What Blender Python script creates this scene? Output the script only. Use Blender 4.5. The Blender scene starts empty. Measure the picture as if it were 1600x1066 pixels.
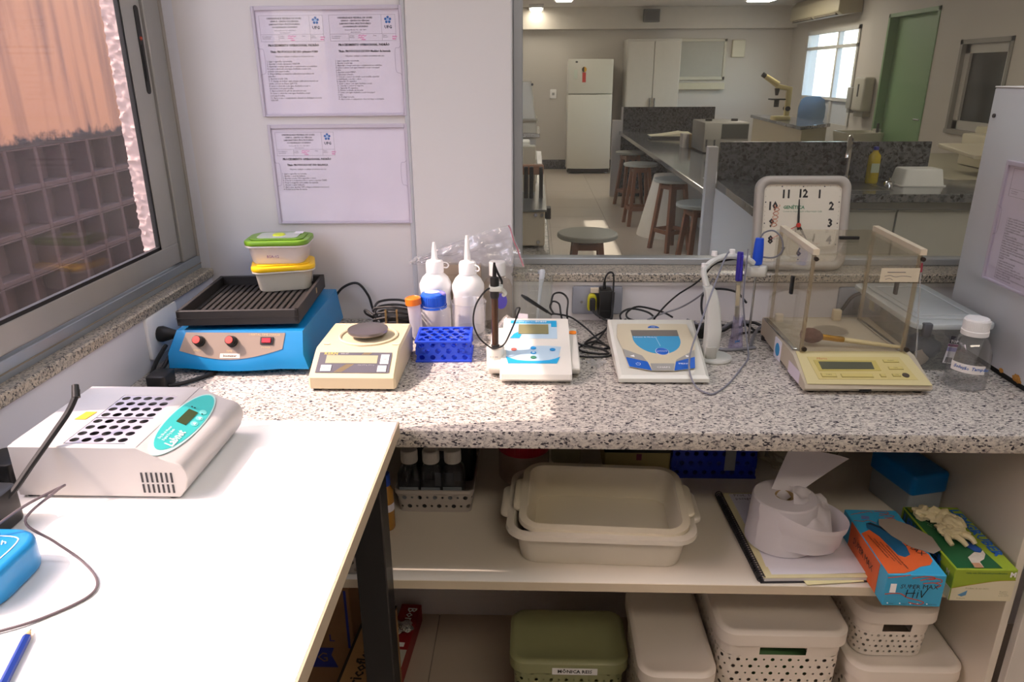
import bpy, bmesh, math, random
from mathutils import Matrix, Vector
from math import sin, cos, pi, radians
random.seed(7)
SC = bpy.context.scene
COL = SC.collection

# ------------------------------------------------------------------ camera
def setup_camera():
    yaw, pitch, roll, F = -3.08655393e-02, 3.49406171e-01, 4.59307303e-03, 1144.12544
    sy, cy, sp, cp = sin(yaw), cos(yaw), sin(pitch), cos(pitch)
    f = Vector((sy*cp, cy*cp, -sp)); r = Vector((cy, -sy, 0)); d = f.cross(r)
    c, s = cos(roll), sin(roll)
    R, D = c*r+s*d, -s*r+c*d
    cam = bpy.data.cameras.new('camera'); o = bpy.data.objects.new('camera', cam); COL.objects.link(o)
    cam.sensor_width = 36; cam.lens = F/1600*36; cam.clip_start = .02; cam.clip_end = 200
    m = Matrix.Identity(4)
    for i in range(3):
        m[i][0], m[i][1], m[i][2] = R[i], -D[i], -f[i]
    m.translation = (0.785, -1.713, 1.467)
    o.matrix_world = m
    SC.camera = o
setup_camera()

# ------------------------------------------------------------------ world, sun, exposure
SUN_DIR = Vector((1, .15, -1.2)).normalized()
def setup_light():
    w = bpy.data.worlds.new('world'); SC.world = w; w.use_nodes = True
    nt = w.node_tree; nt.nodes.clear()
    out = nt.nodes.new('ShaderNodeOutputWorld'); bg = nt.nodes.new('ShaderNodeBackground')
    sky = nt.nodes.new('ShaderNodeTexSky'); sky.sky_type = 'NISHITA'; sky.sun_disc = False
    sky.sun_elevation = radians(50); sky.sun_rotation = radians(-97); sky.air_density = 1.0; sky.dust_density = 1.5
    sky.ozone_density = 1.0
    bg.inputs['Strength'].default_value = 1.15
    wb = nt.nodes.new('ShaderNodeMix'); wb.data_type = 'RGBA'; wb.blend_type = 'MULTIPLY'; wb.inputs[0].default_value = 1
    wb.inputs[7].default_value = (.97, .99, .96, 1)     # the camera's white balance for this daylight
    nt.links.new(sky.outputs[0], wb.inputs[6]); nt.links.new(wb.outputs[2], bg.inputs[0]); nt.links.new(bg.outputs[0], out.inputs[0])
    s = bpy.data.lights.new('sun', 'SUN'); s.energy = 5.0; s.angle = radians(.7); s.color = (1, .95, .89)
    o = bpy.data.objects.new('sun', s); COL.objects.link(o)
    o.rotation_euler = SUN_DIR.to_track_quat('-Z', 'Y').to_euler(); o.location = (-6, -1, 8)
    vs = SC.view_settings
    vs.view_transform = 'Standard'; vs.look = 'None'; vs.gamma = 1; vs.use_curve_mapping = False
    vs.exposure = 0.48
    SC.cycles.use_denoising = True
    SC.cycles.max_bounces = 10; SC.cycles.diffuse_bounces = 5; SC.cycles.transparent_max_bounces = 24
    SC.cycles.caustics_reflective = False; SC.cycles.caustics_refractive = False
    SC.cycles.sample_clamp_indirect = 6
setup_light()
FILL_NEAR, LAMP_FAR = 7.5, 5.0

# ------------------------------------------------------------------ materials
def lin(h):
    if not isinstance(h, str): return tuple(h)+(1,) if len(h) == 3 else h
    h = h.lstrip('#'); v = [int(h[i:i+2], 16)/255 for i in (0, 2, 4)]
    return tuple(((c+.055)/1.055)**2.4 if c > .04045 else c/12.92 for c in v)+(1,)
MATS = {}
WM = [False]          # True: child geometry is written in world coordinates and moved into its parent's frame
def nodes(name):
    m = bpy.data.materials.new(name); m.use_nodes = True
    nt = m.node_tree; b = nt.nodes['Principled BSDF']
    return m, nt, b
def M(c, rough=.5, metal=0, var=.06, scale=14, bump=0, bscale=60, spec=.5, emit=0, name=None):
    """plain painted or moulded surface with a little procedural mottling"""
    key = (c, rough, metal, var, scale, bump, bscale, spec, emit)
    if key in MATS: return MATS[key]
    m, nt, b = nodes(name or 'mat')
    L = lin(c)
    tc = nt.nodes.new('ShaderNodeTexCoord')
    if var:
        n = nt.nodes.new('ShaderNodeTexNoise'); n.inputs['Scale'].default_value = scale; n.inputs['Detail'].default_value = 3
        nt.links.new(tc.outputs['Object'], n.inputs['Vector'])
        r = nt.nodes.new('ShaderNodeMix'); r.data_type = 'RGBA'
        r.inputs[6].default_value = tuple(x*(1-var) for x in L[:3])+(1,)
        r.inputs[7].default_value = tuple(min(1, x*(1+var)) for x in L[:3])+(1,)
        nt.links.new(n.outputs[0], r.inputs[0]); nt.links.new(r.outputs[2], b.inputs['Base Color'])
    else:
        b.inputs['Base Color'].default_value = L
    b.inputs['Roughness'].default_value = rough; b.inputs['Metallic'].default_value = metal
    b.inputs['Specular IOR Level'].default_value = spec
    if bump:
        n2 = nt.nodes.new('ShaderNodeTexNoise'); n2.inputs['Scale'].default_value = bscale; n2.inputs['Detail'].default_value = 4
        bp = nt.nodes.new('ShaderNodeBump'); bp.inputs['Strength'].default_value = bump; bp.inputs['Distance'].default_value = .004
        nt.links.new(tc.outputs['Object'], n2.inputs['Vector'])
        nt.links.new(n2.outputs[0], bp.inputs['Height']); nt.links.new(bp.outputs[0], b.inputs['Normal'])
    if emit:
        b.inputs['Emission Color'].default_value = L; b.inputs['Emission Strength'].default_value = emit
    MATS[key] = m
    return m
def granite(base, mid, dark, scale=90, rough=.25, stretch=(1, 1, 1), name='granite', t=(.42, .56)):
    m, nt, b = nodes(name)
    tc = nt.nodes.new('ShaderNodeTexCoord'); mp = nt.nodes.new('ShaderNodeMapping'); mp.inputs['Scale'].default_value = stretch
    nt.links.new(tc.outputs['Object'], mp.inputs[0])
    def noise(s, d, dist=0):
        n = nt.nodes.new('ShaderNodeTexNoise'); n.inputs['Scale'].default_value = s; n.inputs['Detail'].default_value = d
        n.inputs['Roughness'].default_value = .65; n.inputs['Distortion'].default_value = dist
        nt.links.new(mp.outputs[0], n.inputs['Vector']); return n
    def ramp(src, a, z):
        r = nt.nodes.new('ShaderNodeMapRange'); r.inputs[1].default_value = a; r.inputs[2].default_value = z
        nt.links.new(src, r.inputs[0]); return r.outputs[0]
    def mix(f, c1, c2):
        x = nt.nodes.new('ShaderNodeMix'); x.data_type = 'RGBA'
        nt.links.new(f, x.inputs[0])
        for k, c in ((6, c1), (7, c2)):
            if isinstance(c, tuple): x.inputs[k].default_value = c
            else: nt.links.new(c, x.inputs[k])
        return x.outputs[2]
    n1 = noise(scale*.55, 4, .3); n2 = noise(scale, 5, .6); n3 = noise(scale*.25, 3)
    c = mix(ramp(n1.outputs[0], .45, .60), lin(base), lin(mid))
    c = mix(ramp(n2.outputs[0], t[1], t[1]+.06), c, lin(dark))
    v = nt.nodes.new('ShaderNodeTexVoronoi'); v.inputs['Scale'].default_value = scale*1.1
    nt.links.new(mp.outputs[0], v.inputs['Vector'])
    sp = nt.nodes.new('ShaderNodeSeparateColor'); nt.links.new(v.outputs['Color'], sp.inputs[0])
    c = mix(ramp(sp.outputs[0], .86, .9), c, lin(dark))
    c = mix(ramp(n3.outputs[0], .62, .75), c, lin(mid))
    nt.links.new(c, b.inputs['Base Color']); b.inputs['Roughness'].default_value = rough
    return m
def clear(tint='#ffffff', haze=.08, gloss=.10, rough=.03, name='clear_plastic', hazecol='#ffffff'):
    """thin clear sheet: mostly see-through, a fresnel sheen, a little milky scatter"""
    key = ('clear', tint, haze, gloss, rough, hazecol)
    if key in MATS: return MATS[key]
    m = bpy.data.materials.new(name); m.use_nodes = True; nt = m.node_tree; nt.nodes.clear()
    out = nt.nodes.new('ShaderNodeOutputMaterial')
    tr = nt.nodes.new('ShaderNodeBsdfTransparent'); tr.inputs[0].default_value = lin(tint)
    di = nt.nodes.new('ShaderNodeBsdfDiffuse'); di.inputs[0].default_value = lin(hazecol)
    tl = nt.nodes.new('ShaderNodeBsdfTranslucent'); tl.inputs[0].default_value = lin(hazecol)
    ad = nt.nodes.new('ShaderNodeMixShader'); ad.inputs[0].default_value = .5
    nt.links.new(di.outputs[0], ad.inputs[1]); nt.links.new(tl.outputs[0], ad.inputs[2])
    mx = nt.nodes.new('ShaderNodeMixShader')
    n = nt.nodes.new('ShaderNodeTexNoise'); n.inputs['Scale'].default_value = 9
    tc = nt.nodes.new('ShaderNodeTexCoord'); nt.links.new(tc.outputs['Object'], n.inputs['Vector'])
    mr = nt.nodes.new('ShaderNodeMapRange'); mr.inputs[3].default_value = haze*.6; mr.inputs[4].default_value = haze*1.4
    nt.links.new(n.outputs[0], mr.inputs[0]); nt.links.new(mr.outputs[0], mx.inputs[0])
    nt.links.new(tr.outputs[0], mx.inputs[1]); nt.links.new(ad.outputs[0], mx.inputs[2])
    gl = nt.nodes.new('ShaderNodeBsdfGlossy'); gl.inputs['Roughness'].default_value = rough
    fr = nt.nodes.new('ShaderNodeLayerWeight'); fr.inputs[0].default_value = .5
    pw = nt.nodes.new('ShaderNodeMath'); pw.operation = 'POWER'; pw.inputs[1].default_value = 4
    nt.links.new(fr.outputs['Facing'], pw.inputs[0])
    mr2 = nt.nodes.new('ShaderNodeMapRange'); mr2.inputs[3].default_value = gloss*.3; mr2.inputs[4].default_value = min(.9, gloss*5)
    nt.links.new(pw.outputs[0], mr2.inputs[0])
    m2 = nt.nodes.new('ShaderNodeMixShader')
    nt.links.new(mr2.outputs[0], m2.inputs[0]); nt.links.new(mx.outputs[0], m2.inputs[1]); nt.links.new(gl.outputs[0], m2.inputs[2])
    nt.links.new(m2.outputs[0], out.inputs[0])
    MATS[key] = m
    return m
def milky(c='#f2f2f2', trans=.35, rough=.35, name='milky_plastic'):
    """translucent white plastic / paper"""
    key = ('milky', c, trans, rough)
    if key in MATS: return MATS[key]
    m, nt, b = nodes(name)
    n = nt.nodes.new('ShaderNodeTexNoise'); n.inputs['Scale'].default_value = 20
    b.inputs['Base Color'].default_value = lin(c); b.inputs['Roughness'].default_value = rough
    tl = nt.nodes.new('ShaderNodeBsdfTranslucent'); tl.inputs[0].default_value = lin(c)
    mx = nt.nodes.new('ShaderNodeMixShader')
    mr = nt.nodes.new('ShaderNodeMapRange'); mr.inputs[3].default_value = trans*.85; mr.inputs[4].default_value = trans*1.15
    nt.links.new(n.outputs[0], mr.inputs[0]); nt.links.new(mr.outputs[0], mx.inputs[0])
    nt.links.new(b.outputs[0], mx.inputs[1]); nt.links.new(tl.outputs[0], mx.inputs[2])
    nt.links.new(mx.outputs[0], nt.nodes['Material Output'].inputs[0])
    MATS[key] = m
    return m

WHITE = M('#e6e4e2', .45); OFFWHITE = M('#d9d6cc', .5); BLACK = M('#141414', .45); DKGREY = M('#3a3a3c', .5)
RUBBER = M('#101012', .6); STEEL = M('#b9b9b9', .25, 1); CHROME = M('#d8d8d8', .12, 1); ALU = M('#a9aaa8', .42, .55)
PAPER = M('#dedbe3', .8, bump=.05); INK = M('#26242c', .8, var=0); INKL = M('#5c5866', .8, var=0); PINK = M('#e56fb4', .8, var=0)
LOGO = M('#1566b0', .6, var=0); PRINTW = M('#f2f2f2', .6, var=0); CARD = M('#8f8377', .8)

# ------------------------------------------------------------------ mesh building
class G:
    def __init__(s): s.bm = bmesh.new()
    def add(s, b, mtx=None):
        if mtx is not None: bmesh.ops.transform(b, matrix=mtx, verts=b.verts)
        me = bpy.data.meshes.new('t'); b.to_mesh(me); b.free(); s.bm.from_mesh(me); bpy.data.meshes.remove(me)
        return s
    def box(s, x0, x1, y0, y1, z0, z1, bev=0, seg=2, mtx=None):
        b = bmesh.new(); bmesh.ops.create_cube(b, size=1)
        for v in b.verts:
            v.co = (x0+(v.co.x+.5)*(x1-x0), y0+(v.co.y+.5)*(y1-y0), z0+(v.co.z+.5)*(z1-z0))
        if bev: bmesh.ops.bevel(b, geom=b.edges[:], offset=bev, segments=seg, profile=.5, affect='EDGES')
        return s.add(b, mtx)
    def prism(s, pts, z0, z1, bev=0, seg=2, mtx=None):
        """pts in xy, extruded along z"""
        b = bmesh.new()
        lo = [b.verts.new((x, y, z0)) for x, y in pts]; hi = [b.verts.new((x, y, z1)) for x, y in pts]
        n = len(pts)
        b.faces.new(lo[::-1]); top = b.faces.new(hi)
        for i in range(n): b.faces.new((lo[i], lo[(i+1) % n], hi[(i+1) % n], hi[i]))
        bmesh.ops.recalc_face_normals(b, faces=b.faces)
        if bev:
            es = [e for e in b.edges if e.calc_face_angle(0) > .5]
            bmesh.ops.bevel(b, geom=es, offset=bev, segments=seg, profile=.5, affect='EDGES')
        return s.add(b, mtx)
    def side(s, pts, x0, x1, bev=0, seg=2, mtx=None):
        """pts are (y,z); extruded along x"""
        m = Matrix(((0, 0, 1, 0), (1, 0, 0, 0), (0, 1, 0, 0), (0, 0, 0, 1)))
        return s.prism(pts, x0, x1, bev, seg, (mtx @ m) if mtx is not None else m)
    def front(s, pts, y0, y1, bev=0, seg=2, mtx=None):
        """pts are (x,z); extruded along y"""
        m = Matrix(((1, 0, 0, 0), (0, 0, -1, 0), (0, 1, 0, 0), (0, 0, 0, 1)))
        return s.prism(pts, -y1, -y0, bev, seg, (mtx @ m) if mtx is not None else m)
    def rbox(s, x0, x1, y0, y1, z0, z1, r=.02, bev=0, seg=2, n=5, mtx=None):
        return s.prism(rrect(x0, x1, y0, y1, r, n), z0, z1, bev, seg, mtx)
    def cyl(s, p0, p1, r0, r1=None, n=20, bev=0, seg=2):
        r1 = r0 if r1 is None else r1
        p0, p1 = Vector(p0), Vector(p1); d = p1-p0
        b = bmesh.new(); bmesh.ops.create_cone(b, cap_ends=True, segments=n, radius1=max(r0, 1e-5), radius2=max(r1, 1e-5), depth=d.length)
        if bev:
            es = [e for e in b.edges if e.calc_face_angle(0) > .9]
            bmesh.ops.bevel(b, geom=es, offset=bev, segments=seg, profile=.5, affect='EDGES')
        return s.add(b, Matrix.Translation((p0+p1)/2) @ d.to_track_quat('Z', 'Y').to_matrix().to_4x4())
    def lathe(s, prof, c=(0, 0, 0), n=28, mtx=None, sx=1, sy=1):
        b = bmesh.new(); rings = []
        for r, z in prof:
            if r < 1e-6: rings.append([b.verts.new((c[0], c[1], c[2]+z))])
            else: rings.append([b.verts.new((c[0]+sx*r*cos(2*pi*i/n), c[1]+sy*r*sin(2*pi*i/n), c[2]+z)) for i in range(n)])
        for a, z in zip(rings, rings[1:]):
            for i in range(n):
                j = (i+1) % n
                if len(a) == 1 and len(z) == 1: continue
                if len(a) == 1: b.faces.new((a[0], z[j], z[i]))
                elif len(z) == 1: b.faces.new((a[i], a[j], z[0]))
                else: b.faces.new((a[i], a[j], z[j], z[i]))
        return s.add(b, mtx)
    def loft(s, rings, cap=True, closed=True):
        b = bmesh.new(); R = [[b.verts.new(p) for p in r] for r in rings]; n = len(R[0])
        for a, z in zip(R, R[1:]):
            for i in range(n if closed else n-1):
                j = (i+1) % n; b.faces.new((a[i], a[j], z[j], z[i]))
        if cap and closed:
            b.faces.new(R[0][::-1]); b.faces.new(R[-1])
        bmesh.ops.recalc_face_normals(b, faces=b.faces)
        return s.add(b)
    def tube(s, pts, r, n=8, sub=6, rad=None):
        P = spline(pts, sub); N = len(P); rings = []
        up = Vector((.13, .21, .97))
        t0 = (P[1]-P[0]).normalized(); u = t0.cross(up)
        if u.length < .05: u = t0.cross(Vector((1, 0, 0)))
        u.normalize()
        for i, p in enumerate(P):
            t = (P[min(i+1, N-1)]-P[max(i-1, 0)]).normalized()
            u = (u-t*u.dot(t)).normalized(); w = t.cross(u)
            rr = r if rad is None else rad(i/(N-1))
            rings.append([p+u*(rr*cos(2*pi*k/n))+w*(rr*sin(2*pi*k/n)) for k in range(n)])
        return s.loft(rings)
    def grid(s, f, nu, nv, thick=0):
        b = bmesh.new(); V = [[b.verts.new(f(i/nu, j/nv)) for j in range(nv+1)] for i in range(nu+1)]
        for i in range(nu):
            for j in range(nv): b.faces.new((V[i][j], V[i+1][j], V[i+1][j+1], V[i][j+1]))
        if thick: bmesh.ops.solidify(b, geom=b.faces[:], thickness=thick)
        return s.add(b)
    def perf(s, f, U, V, nu, nv, r, stag=False, thick=0, seg=12, small=None):
        """perforated sheet of size U x V with nu x nv round holes; f maps (u, v) to a point"""
        b = bmesh.new(); cw, ch = U/nu, V/nv
        def quad(a, c, d, e): b.faces.new([b.verts.new(f(*p)) for p in (a, c, d, e)])
        for j in range(nv):
            off = cw/2 if (stag and j % 2) else 0
            n = nu-1 if off else nu
            if off:
                quad((0, j*ch), (off, j*ch), (off, (j+1)*ch), (0, (j+1)*ch)); quad((U-off, j*ch), (U, j*ch), (U, (j+1)*ch), (U-off, (j+1)*ch))
            for i in range(n):
                x0, y0 = off+i*cw, j*ch; cx, cy = x0+cw/2, y0+ch/2
                rr = small if (small and (i+j) % 2) else r
                inner, outer = [], []
                for k in range(seg):
                    a = 2*pi*k/seg+pi/4; dx, dy = cos(a), sin(a)
                    t = 1/max(abs(dx), abs(dy))
                    inner.append(b.verts.new(f(cx+rr*dx, cy+rr*dy))); outer.append(b.verts.new(f(cx+dx*t*cw/2, cy+dy*t*ch/2)))
                for k in range(seg):
                    l = (k+1) % seg; b.faces.new((outer[k], outer[l], inner[l], inner[k]))
        bmesh.ops.remove_doubles(b, verts=b.verts, dist=1e-5)
        if thick: bmesh.ops.solidify(b, geom=b.faces[:], thickness=thick)
        bmesh.ops.recalc_face_normals(b, faces=b.faces)
        return s.add(b)
    def build(s, name, mat, parent=None, smooth=.6, world=None):
        world = WM[0] if world is None else world
        me = bpy.data.meshes.new(name); 
        if world and parent is not None:
            bmesh.ops.transform(s.bm, matrix=parent_mtx(parent).inverted(), verts=s.bm.verts)
        s.bm.to_mesh(me); s.bm.free()
        if smooth:
            me.polygons.foreach_set('use_smooth', [True]*len(me.polygons)); me.set_sharp_from_angle(angle=smooth)
        me.materials.append(mat)
        o = bpy.data.objects.new(name, me); COL.objects.link(o)
        if parent is not None: o.parent = parent
        return o
def parent_mtx(o):
    m = o.matrix_basis
    return parent_mtx(o.parent) @ m if o.parent else m
def rrect(x0, x1, y0, y1, r, n=5):
    P = []
    for cx, cy, a in ((x1-r, y1-r, 0), (x0+r, y1-r, 90), (x0+r, y0+r, 180), (x1-r, y0+r, 270)):
        for k in range(n+1):
            t = radians(a+90*k/n); P.append((cx+r*cos(t), cy+r*sin(t)))
    return P
def spline(pts, sub=6):
    P = [Vector(p) for p in pts]
    if len(P) < 3 or sub < 2: return P
    out = []
    for i in range(len(P)-1):
        a, b, c, d = P[max(i-1, 0)], P[i], P[i+1], P[min(i+2, len(P)-1)]
        for k in range(sub):
            t = k/sub; t2, t3 = t*t, t*t*t
            out.append(.5*((2*b)+(c-a)*t+(2*a-5*b+4*c-d)*t2+(3*b-a-3*c+d)*t3))
    return out+[P[-1]]
def arc(cx, cy, r, a0, a1, n):
    return [(cx+r*cos(radians(a0+(a1-a0)*i/n)), cy+r*sin(radians(a0+(a1-a0)*i/n))) for i in range(n+1)]
def frame(o, u, v):
    u, v = Vector(u).normalized(), Vector(v); n = u.cross(v).normalized(); v = n.cross(u)
    m = Matrix.Identity(4)
    for i in range(3): m[i][0], m[i][1], m[i][2], m[i][3] = u[i], v[i], n[i], o[i]
    return m
FRONT = lambda x, y, z: frame((x, y, z), (1, 0, 0), (0, 0, 1))     # upright, facing the camera (-y)
FLAT = lambda x, y, z: frame((x, y, z), (1, 0, 0), (0, 1, 0))      # lying, facing up
def tag(o, label, cat, group=None, kind=None):
    o['label'] = label
    if cat: o['category'] = cat
    if group: o['group'] = group
    if kind: o['kind'] = kind
    return o
def T(name, label, cat, loc=(0, 0, 0), rz=0, group=None, rx=0, ry=0):
    o = bpy.data.objects.new(name, None); COL.objects.link(o); o.empty_display_size = .02
    o.location = loc; o.rotation_euler = (rx, ry, rz)
    return tag(o, label, cat, group)
def place(o, loc, rz=0, rx=0, ry=0):
    o.location = loc; o.rotation_euler = (rx, ry, rz); return o
def S(o): o['kind'] = 'structure'; return o
def dup(root, loc, rz=0, label=None, group=None):
    r = root.copy(); COL.objects.link(r); r.location = loc; r.rotation_euler = (root.rotation_euler[0], root.rotation_euler[1], rz)
    if label: r['label'] = label
    if group: r['group'] = group
    for ch in list(root.children):
        c = ch.copy(); COL.objects.link(c); c.parent = r
        for g in list(ch.children):
            d = g.copy(); COL.objects.link(d); d.parent = c
    return r
def decal(name, pts, mtx, mat, parent, t=.0005, z=.0002):
    return G().prism(pts, z, z+t, mtx=mtx).build(name, mat, parent)
def rect(x0, x1, y0, y1): return [(x0, y0), (x1, y0), (x1, y1), (x0, y1)]
def ell(cx, cy, a, b, n=24): return [(cx+a*cos(2*pi*i/n), cy+b*sin(2*pi*i/n)) for i in range(n)]
def text(body, size, mtx, mat, parent, name='lettering', align='LEFT', z=.0006, bold=0, sx=1, shear=0, sp=1, ext=0):
    cu = bpy.data.curves.new('t', 'FONT'); cu.body = body; cu.size = size; cu.align_x = align; cu.align_y = 'CENTER' if '\n' not in body else 'TOP'
    cu.resolution_u = 1; cu.space_line = sp; cu.offset = bold; cu.shear = shear; cu.extrude = ext
    ob = bpy.data.objects.new('t', cu); me = bpy.data.meshes.new_from_object(ob)
    bpy.data.objects.remove(ob); bpy.data.curves.remove(cu)
    me.transform(mtx @ Matrix.Translation((0, 0, z)) @ Matrix.Diagonal((sx, 1, 1, 1)))
    if WM[0] and parent is not None: me.transform(parent_mtx(parent).inverted())
    me.materials.clear(); me.materials.append(mat)
    o = bpy.data.objects.new(name, me); COL.objects.link(o); o.parent = parent
    return o
def strokes(name, lines, w, mtx, mat, parent, z=.0004):
    """hand-drawn or printed lines: lists of 2D points swept as thin flat ribbons"""
    g = G()
    for ln in lines: g.tube([(x, y, 0) for x, y in ln], w/2, n=6, sub=5)
    bmesh.ops.transform(g.bm, matrix=mtx @ Matrix.Translation((0, 0, z)) @ Matrix.Diagonal((1, 1, .35, 1)), verts=g.bm.verts)
    return g.build(name, mat, parent)
def cable(name, pts, r, mat, parent, n=8, sub=7):
    """a cord given in world coordinates, parented to its device"""
    return G().tube(pts, r, n=n, sub=sub).build(name, mat, parent, world=True)

# ================================================================== the setting
WALL = M('#cfcbcb', .55, var=.03, scale=3); PANELM = M('#cbc9c9', .4, var=.03, scale=2); LOWWALL = M('#cfd0d8', .5, var=.04, scale=4)
CEIL = M('#cfcac2', .8, var=.03, scale=2); TILE = M('#b9ac9c', .28, var=.06, scale=3); GROUT = M('#8f867a', .8)
GRAN = granite('#cdc7bd', '#a39d99', '#3f3d44', 330, .22, (.6, 1.2, 1), t=(.42, .565))
GRAN_SILL = granite('#b9ae9c', '#8f897f', '#3b3a38', 300, .3, t=(.42, .55))
GRAN_DARK = granite('#5c5e61', '#3f4145', '#1f2124', 60, .22, t=(.42, .54), name='dark_granite')
GRAN_DARK2 = granite('#696b6d', '#4b4d51', '#26282b', 60, .10, t=(.42, .56), name='dark_granite_top')

def floor_with_tiles(name, x0, x1, y0, y1, p, ox=0, oy=0):
    fl = S(G().box(x0, x1, y0, y1, -.06, -.003).build(name, GROUT))
    proto = None
    nx0, nx1 = math.floor((x0-ox)/p), math.ceil((x1-ox)/p); ny0, ny1 = math.floor((y0-oy)/p), math.ceil((y1-oy)/p)
    for i in range(nx0, nx1):
        for j in range(ny0, ny1):
            a, b = max(x0, ox+i*p), min(x1, ox+(i+1)*p); c, d = max(y0, oy+j*p), min(y1, oy+(j+1)*p)
            if b-a < .02 or d-c < .02: continue
            full = abs(b-a-p) < 1e-4 and abs(d-c-p) < 1e-4
            if full and proto is not None:
                t = proto.copy(); COL.objects.link(t); t.location = (a, c, 0)
            else:
                t = G().box(0.0015, b-a-.0015, .0015, d-c-.0015, -.003, 0, bev=.0008, seg=1).build('floor_tile', TILE)
                t.location = (a, c, 0)
                if full: proto = t
            t.parent = fl
floor_with_tiles('floor', -.096, 3.0, -3.4, .06, .6, ox=.52, oy=-.52)
floor_with_tiles('floor_next_room', -.096, 4.9, .06, 10.7, .6, ox=.35, oy=.3)
S(G().box(-.1, 3.1, -3.5, 0.12, 2.6, 2.7).build('ceiling', CEIL))
S(G().box(-.1, 4.9, .12, 10.75, 2.42, 2.5).build('ceiling_next_room', CEIL))

# left (outer) wall, with the near window opening and a high window band further on
g = G()
g.box(-.096, 0, -3.5, 10.75, -.05, 1.008); g.box(-.096, 0, -3.5, -1.66, 1.008, 2.65); g.box(-.096, 0, -1.66, 0, 2.015, 2.65)
g.box(-.096, 0, .0, 1.0, 1.008, 2.65); g.box(-.096, -.056, -.04, 0, 1.008, 2.65); g.box(-.096, 0, 1.0, 5.87, 1.008, 1.58); g.box(-.096, 0, 1.0, 5.87, 1.95, 2.65); g.box(-.096, 0, 5.87, 10.75, 1.008, 2.65)
S(g.build('wall_left', LOWWALL))
S(G().box(0, .735, 0, .12, -.05, 2.6).box(.735, 3.0, 0, .12, -.05, .999).box(.735, 3.0, 0.02, .12, 2.3, 2.6).box(2.6, 3.0, .02, .12, .999, 2.3).build('wall_back', WALL))
S(G().box(.506, .735, -.012, 0, .9, 2.6, bev=.002, seg=1).build('trim_1', PANELM))
S(G().box(.494, .506, -.006, 0, .9, 2.6, bev=.002, seg=1).build('trim_2', M('#b4b7bd', .5)))
S(G().box(3.0, 3.1, -3.5, .12, -.05, 2.65).build('wall_right', WALL))
S(G().box(-.1, 3.1, -3.5, -3.4, -.05, 2.65).build('wall_rear', WALL))
# granite sills
S(G().box(.735, 3.0, -.012, .10, .998, 1.02, bev=.003, seg=1).build('trim_3', GRAN_SILL))
S(G().box(-.09, .008, -1.7, -.004, 1.008, 1.029, bev=.003, seg=1).build('trim_4', GRAN_SILL))
# thin dusty joint line under the back sill
S(G().box(.735, 2.6, -.004, 0, .988, .998).build('trim_5', M('#dcd9d6', .8)))

# ---- left window
def left_window():
    fr = G(); X = -.028
    fr.box(X-.055, X+.003, -.078, -.001, 1.060, 2.015, bev=.002, seg=1)                    # fixed jamb
    fr.box(X-.055, X+.003, -1.66, -1.58, 1.060, 2.015, bev=.002, seg=1)
    fr.box(X-.055, X+.003, -1.66, -.001, 1.985, 2.015, bev=.002, seg=1)
    w = S(fr.build('window_1', M('#a2a19d', .45, .4)))
    G().box(X-.002, X+.0055, -.012, -.001, 1.03, 2.015).build('corner_bead', M('#98928a', .6), w)
    tr = G(); tr.box(X-.06, X+.006, -1.66, -.001, 1.028, 1.060, bev=.0015, seg=1); tr.build('track', M('#9ea6ae', .3, .55), w)
    G().box(X+.0055, X+.0075, -1.66, -.003, 1.040, 1.042).build('track_groove', M('#8a8272', .7), w)
    def sash(y0, y1, x0, x1, stile_r, stile_l):
        s = G()
        s.box(x0, x1, y0, y1, 1.062, 1.108, bev=.0015, seg=1)
        s.box(x0, x1, y0, y1, 1.945, 1.985, bev=.0015, seg=1)
        s.box(x0, x1, y1-stile_r, y1, 1.108, 1.945, bev=.0015, seg=1)
        s.box(x0, x1, y0, y0+stile_l, 1.108, 1.945, bev=.0015, seg=1)
        so = s.build('sash', M('#aeada9', .38, .5), w)
        k = G(); a, b = y0+stile_l, y1-stile_r; xm = (x0+x1)/2
        for zz in (1.108, 1.938): k.box(x1-.010, x1-.001, a, b, zz, zz+.007)
        k.box(x1-.010, x1-.001, b-.007, b, 1.108, 1.945); k.box(x1-.010, x1-.001, a, a+.007, 1.108, 1.945)
        k.build('gasket', RUBBER, so)
        G().box(x1-.009, x1-.005, a, b, 1.108, 1.945).build('pane', clear('#f8ece8', .012, .08, .0, 'window_glass'), so)
        return so
    sa = sash(-.755, -.080, X-.013, X-.003, .076, .066)
    sash(-1.58, -.715, X-.056, X-.032, .05, .045)
    m = frame((X-.0028, -.100, 1.517), (0, 1, 0), (0, 0, 1))
    G().prism(rrect(-.0085, .0085, -.086, .086, .008, 5), -.001, .0012, mtx=m).build('latch_recess', BLACK, sa)
    G().prism(rrect(-.0035, .0035, -.062, .012, .003, 3), .001, .0025, bev=.0006, seg=1, mtx=m).build('latch_slider', M('#050505', .4), sa)
    G().lathe([(0, .004), (.003, .0035), (.0042, .001)], n=12, mtx=m @ Matrix.Translation((0, .023, 0))).build('latch_catch', M('#a33a20', .4), sa)
left_window()

# rough plastered outer jamb seen through the glass
def jamb():
    rnd = random.Random(3)
    nz, nx = 230, 12
    from mathutils import noise
    def f(u, v):
        x = -.042-.060*u; z = 1.03+.92*v
        h = noise.fractal(Vector((x*90, z*90, 0)), .7, 2.1, 3)
        h2 = noise.noise(Vector((x*220, z*220, 5)))
        e = .0035*noise.noise(Vector((z*85, 2, 1)))+.002*noise.noise(Vector((z*210, 7, 1)))
        return (x+(e if u > .8 else 0), -.101-.006*max(h, -.15)-.0022*h2, z)
    g = G().grid(f, nx, nz)
    g.box(-.098, -.056, -.098, -.04, 1.03, 2.015)
    S(g.build('trim_6', M('#c6b0aa', .9, var=.16, scale=60), smooth=.9))
jamb()

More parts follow.
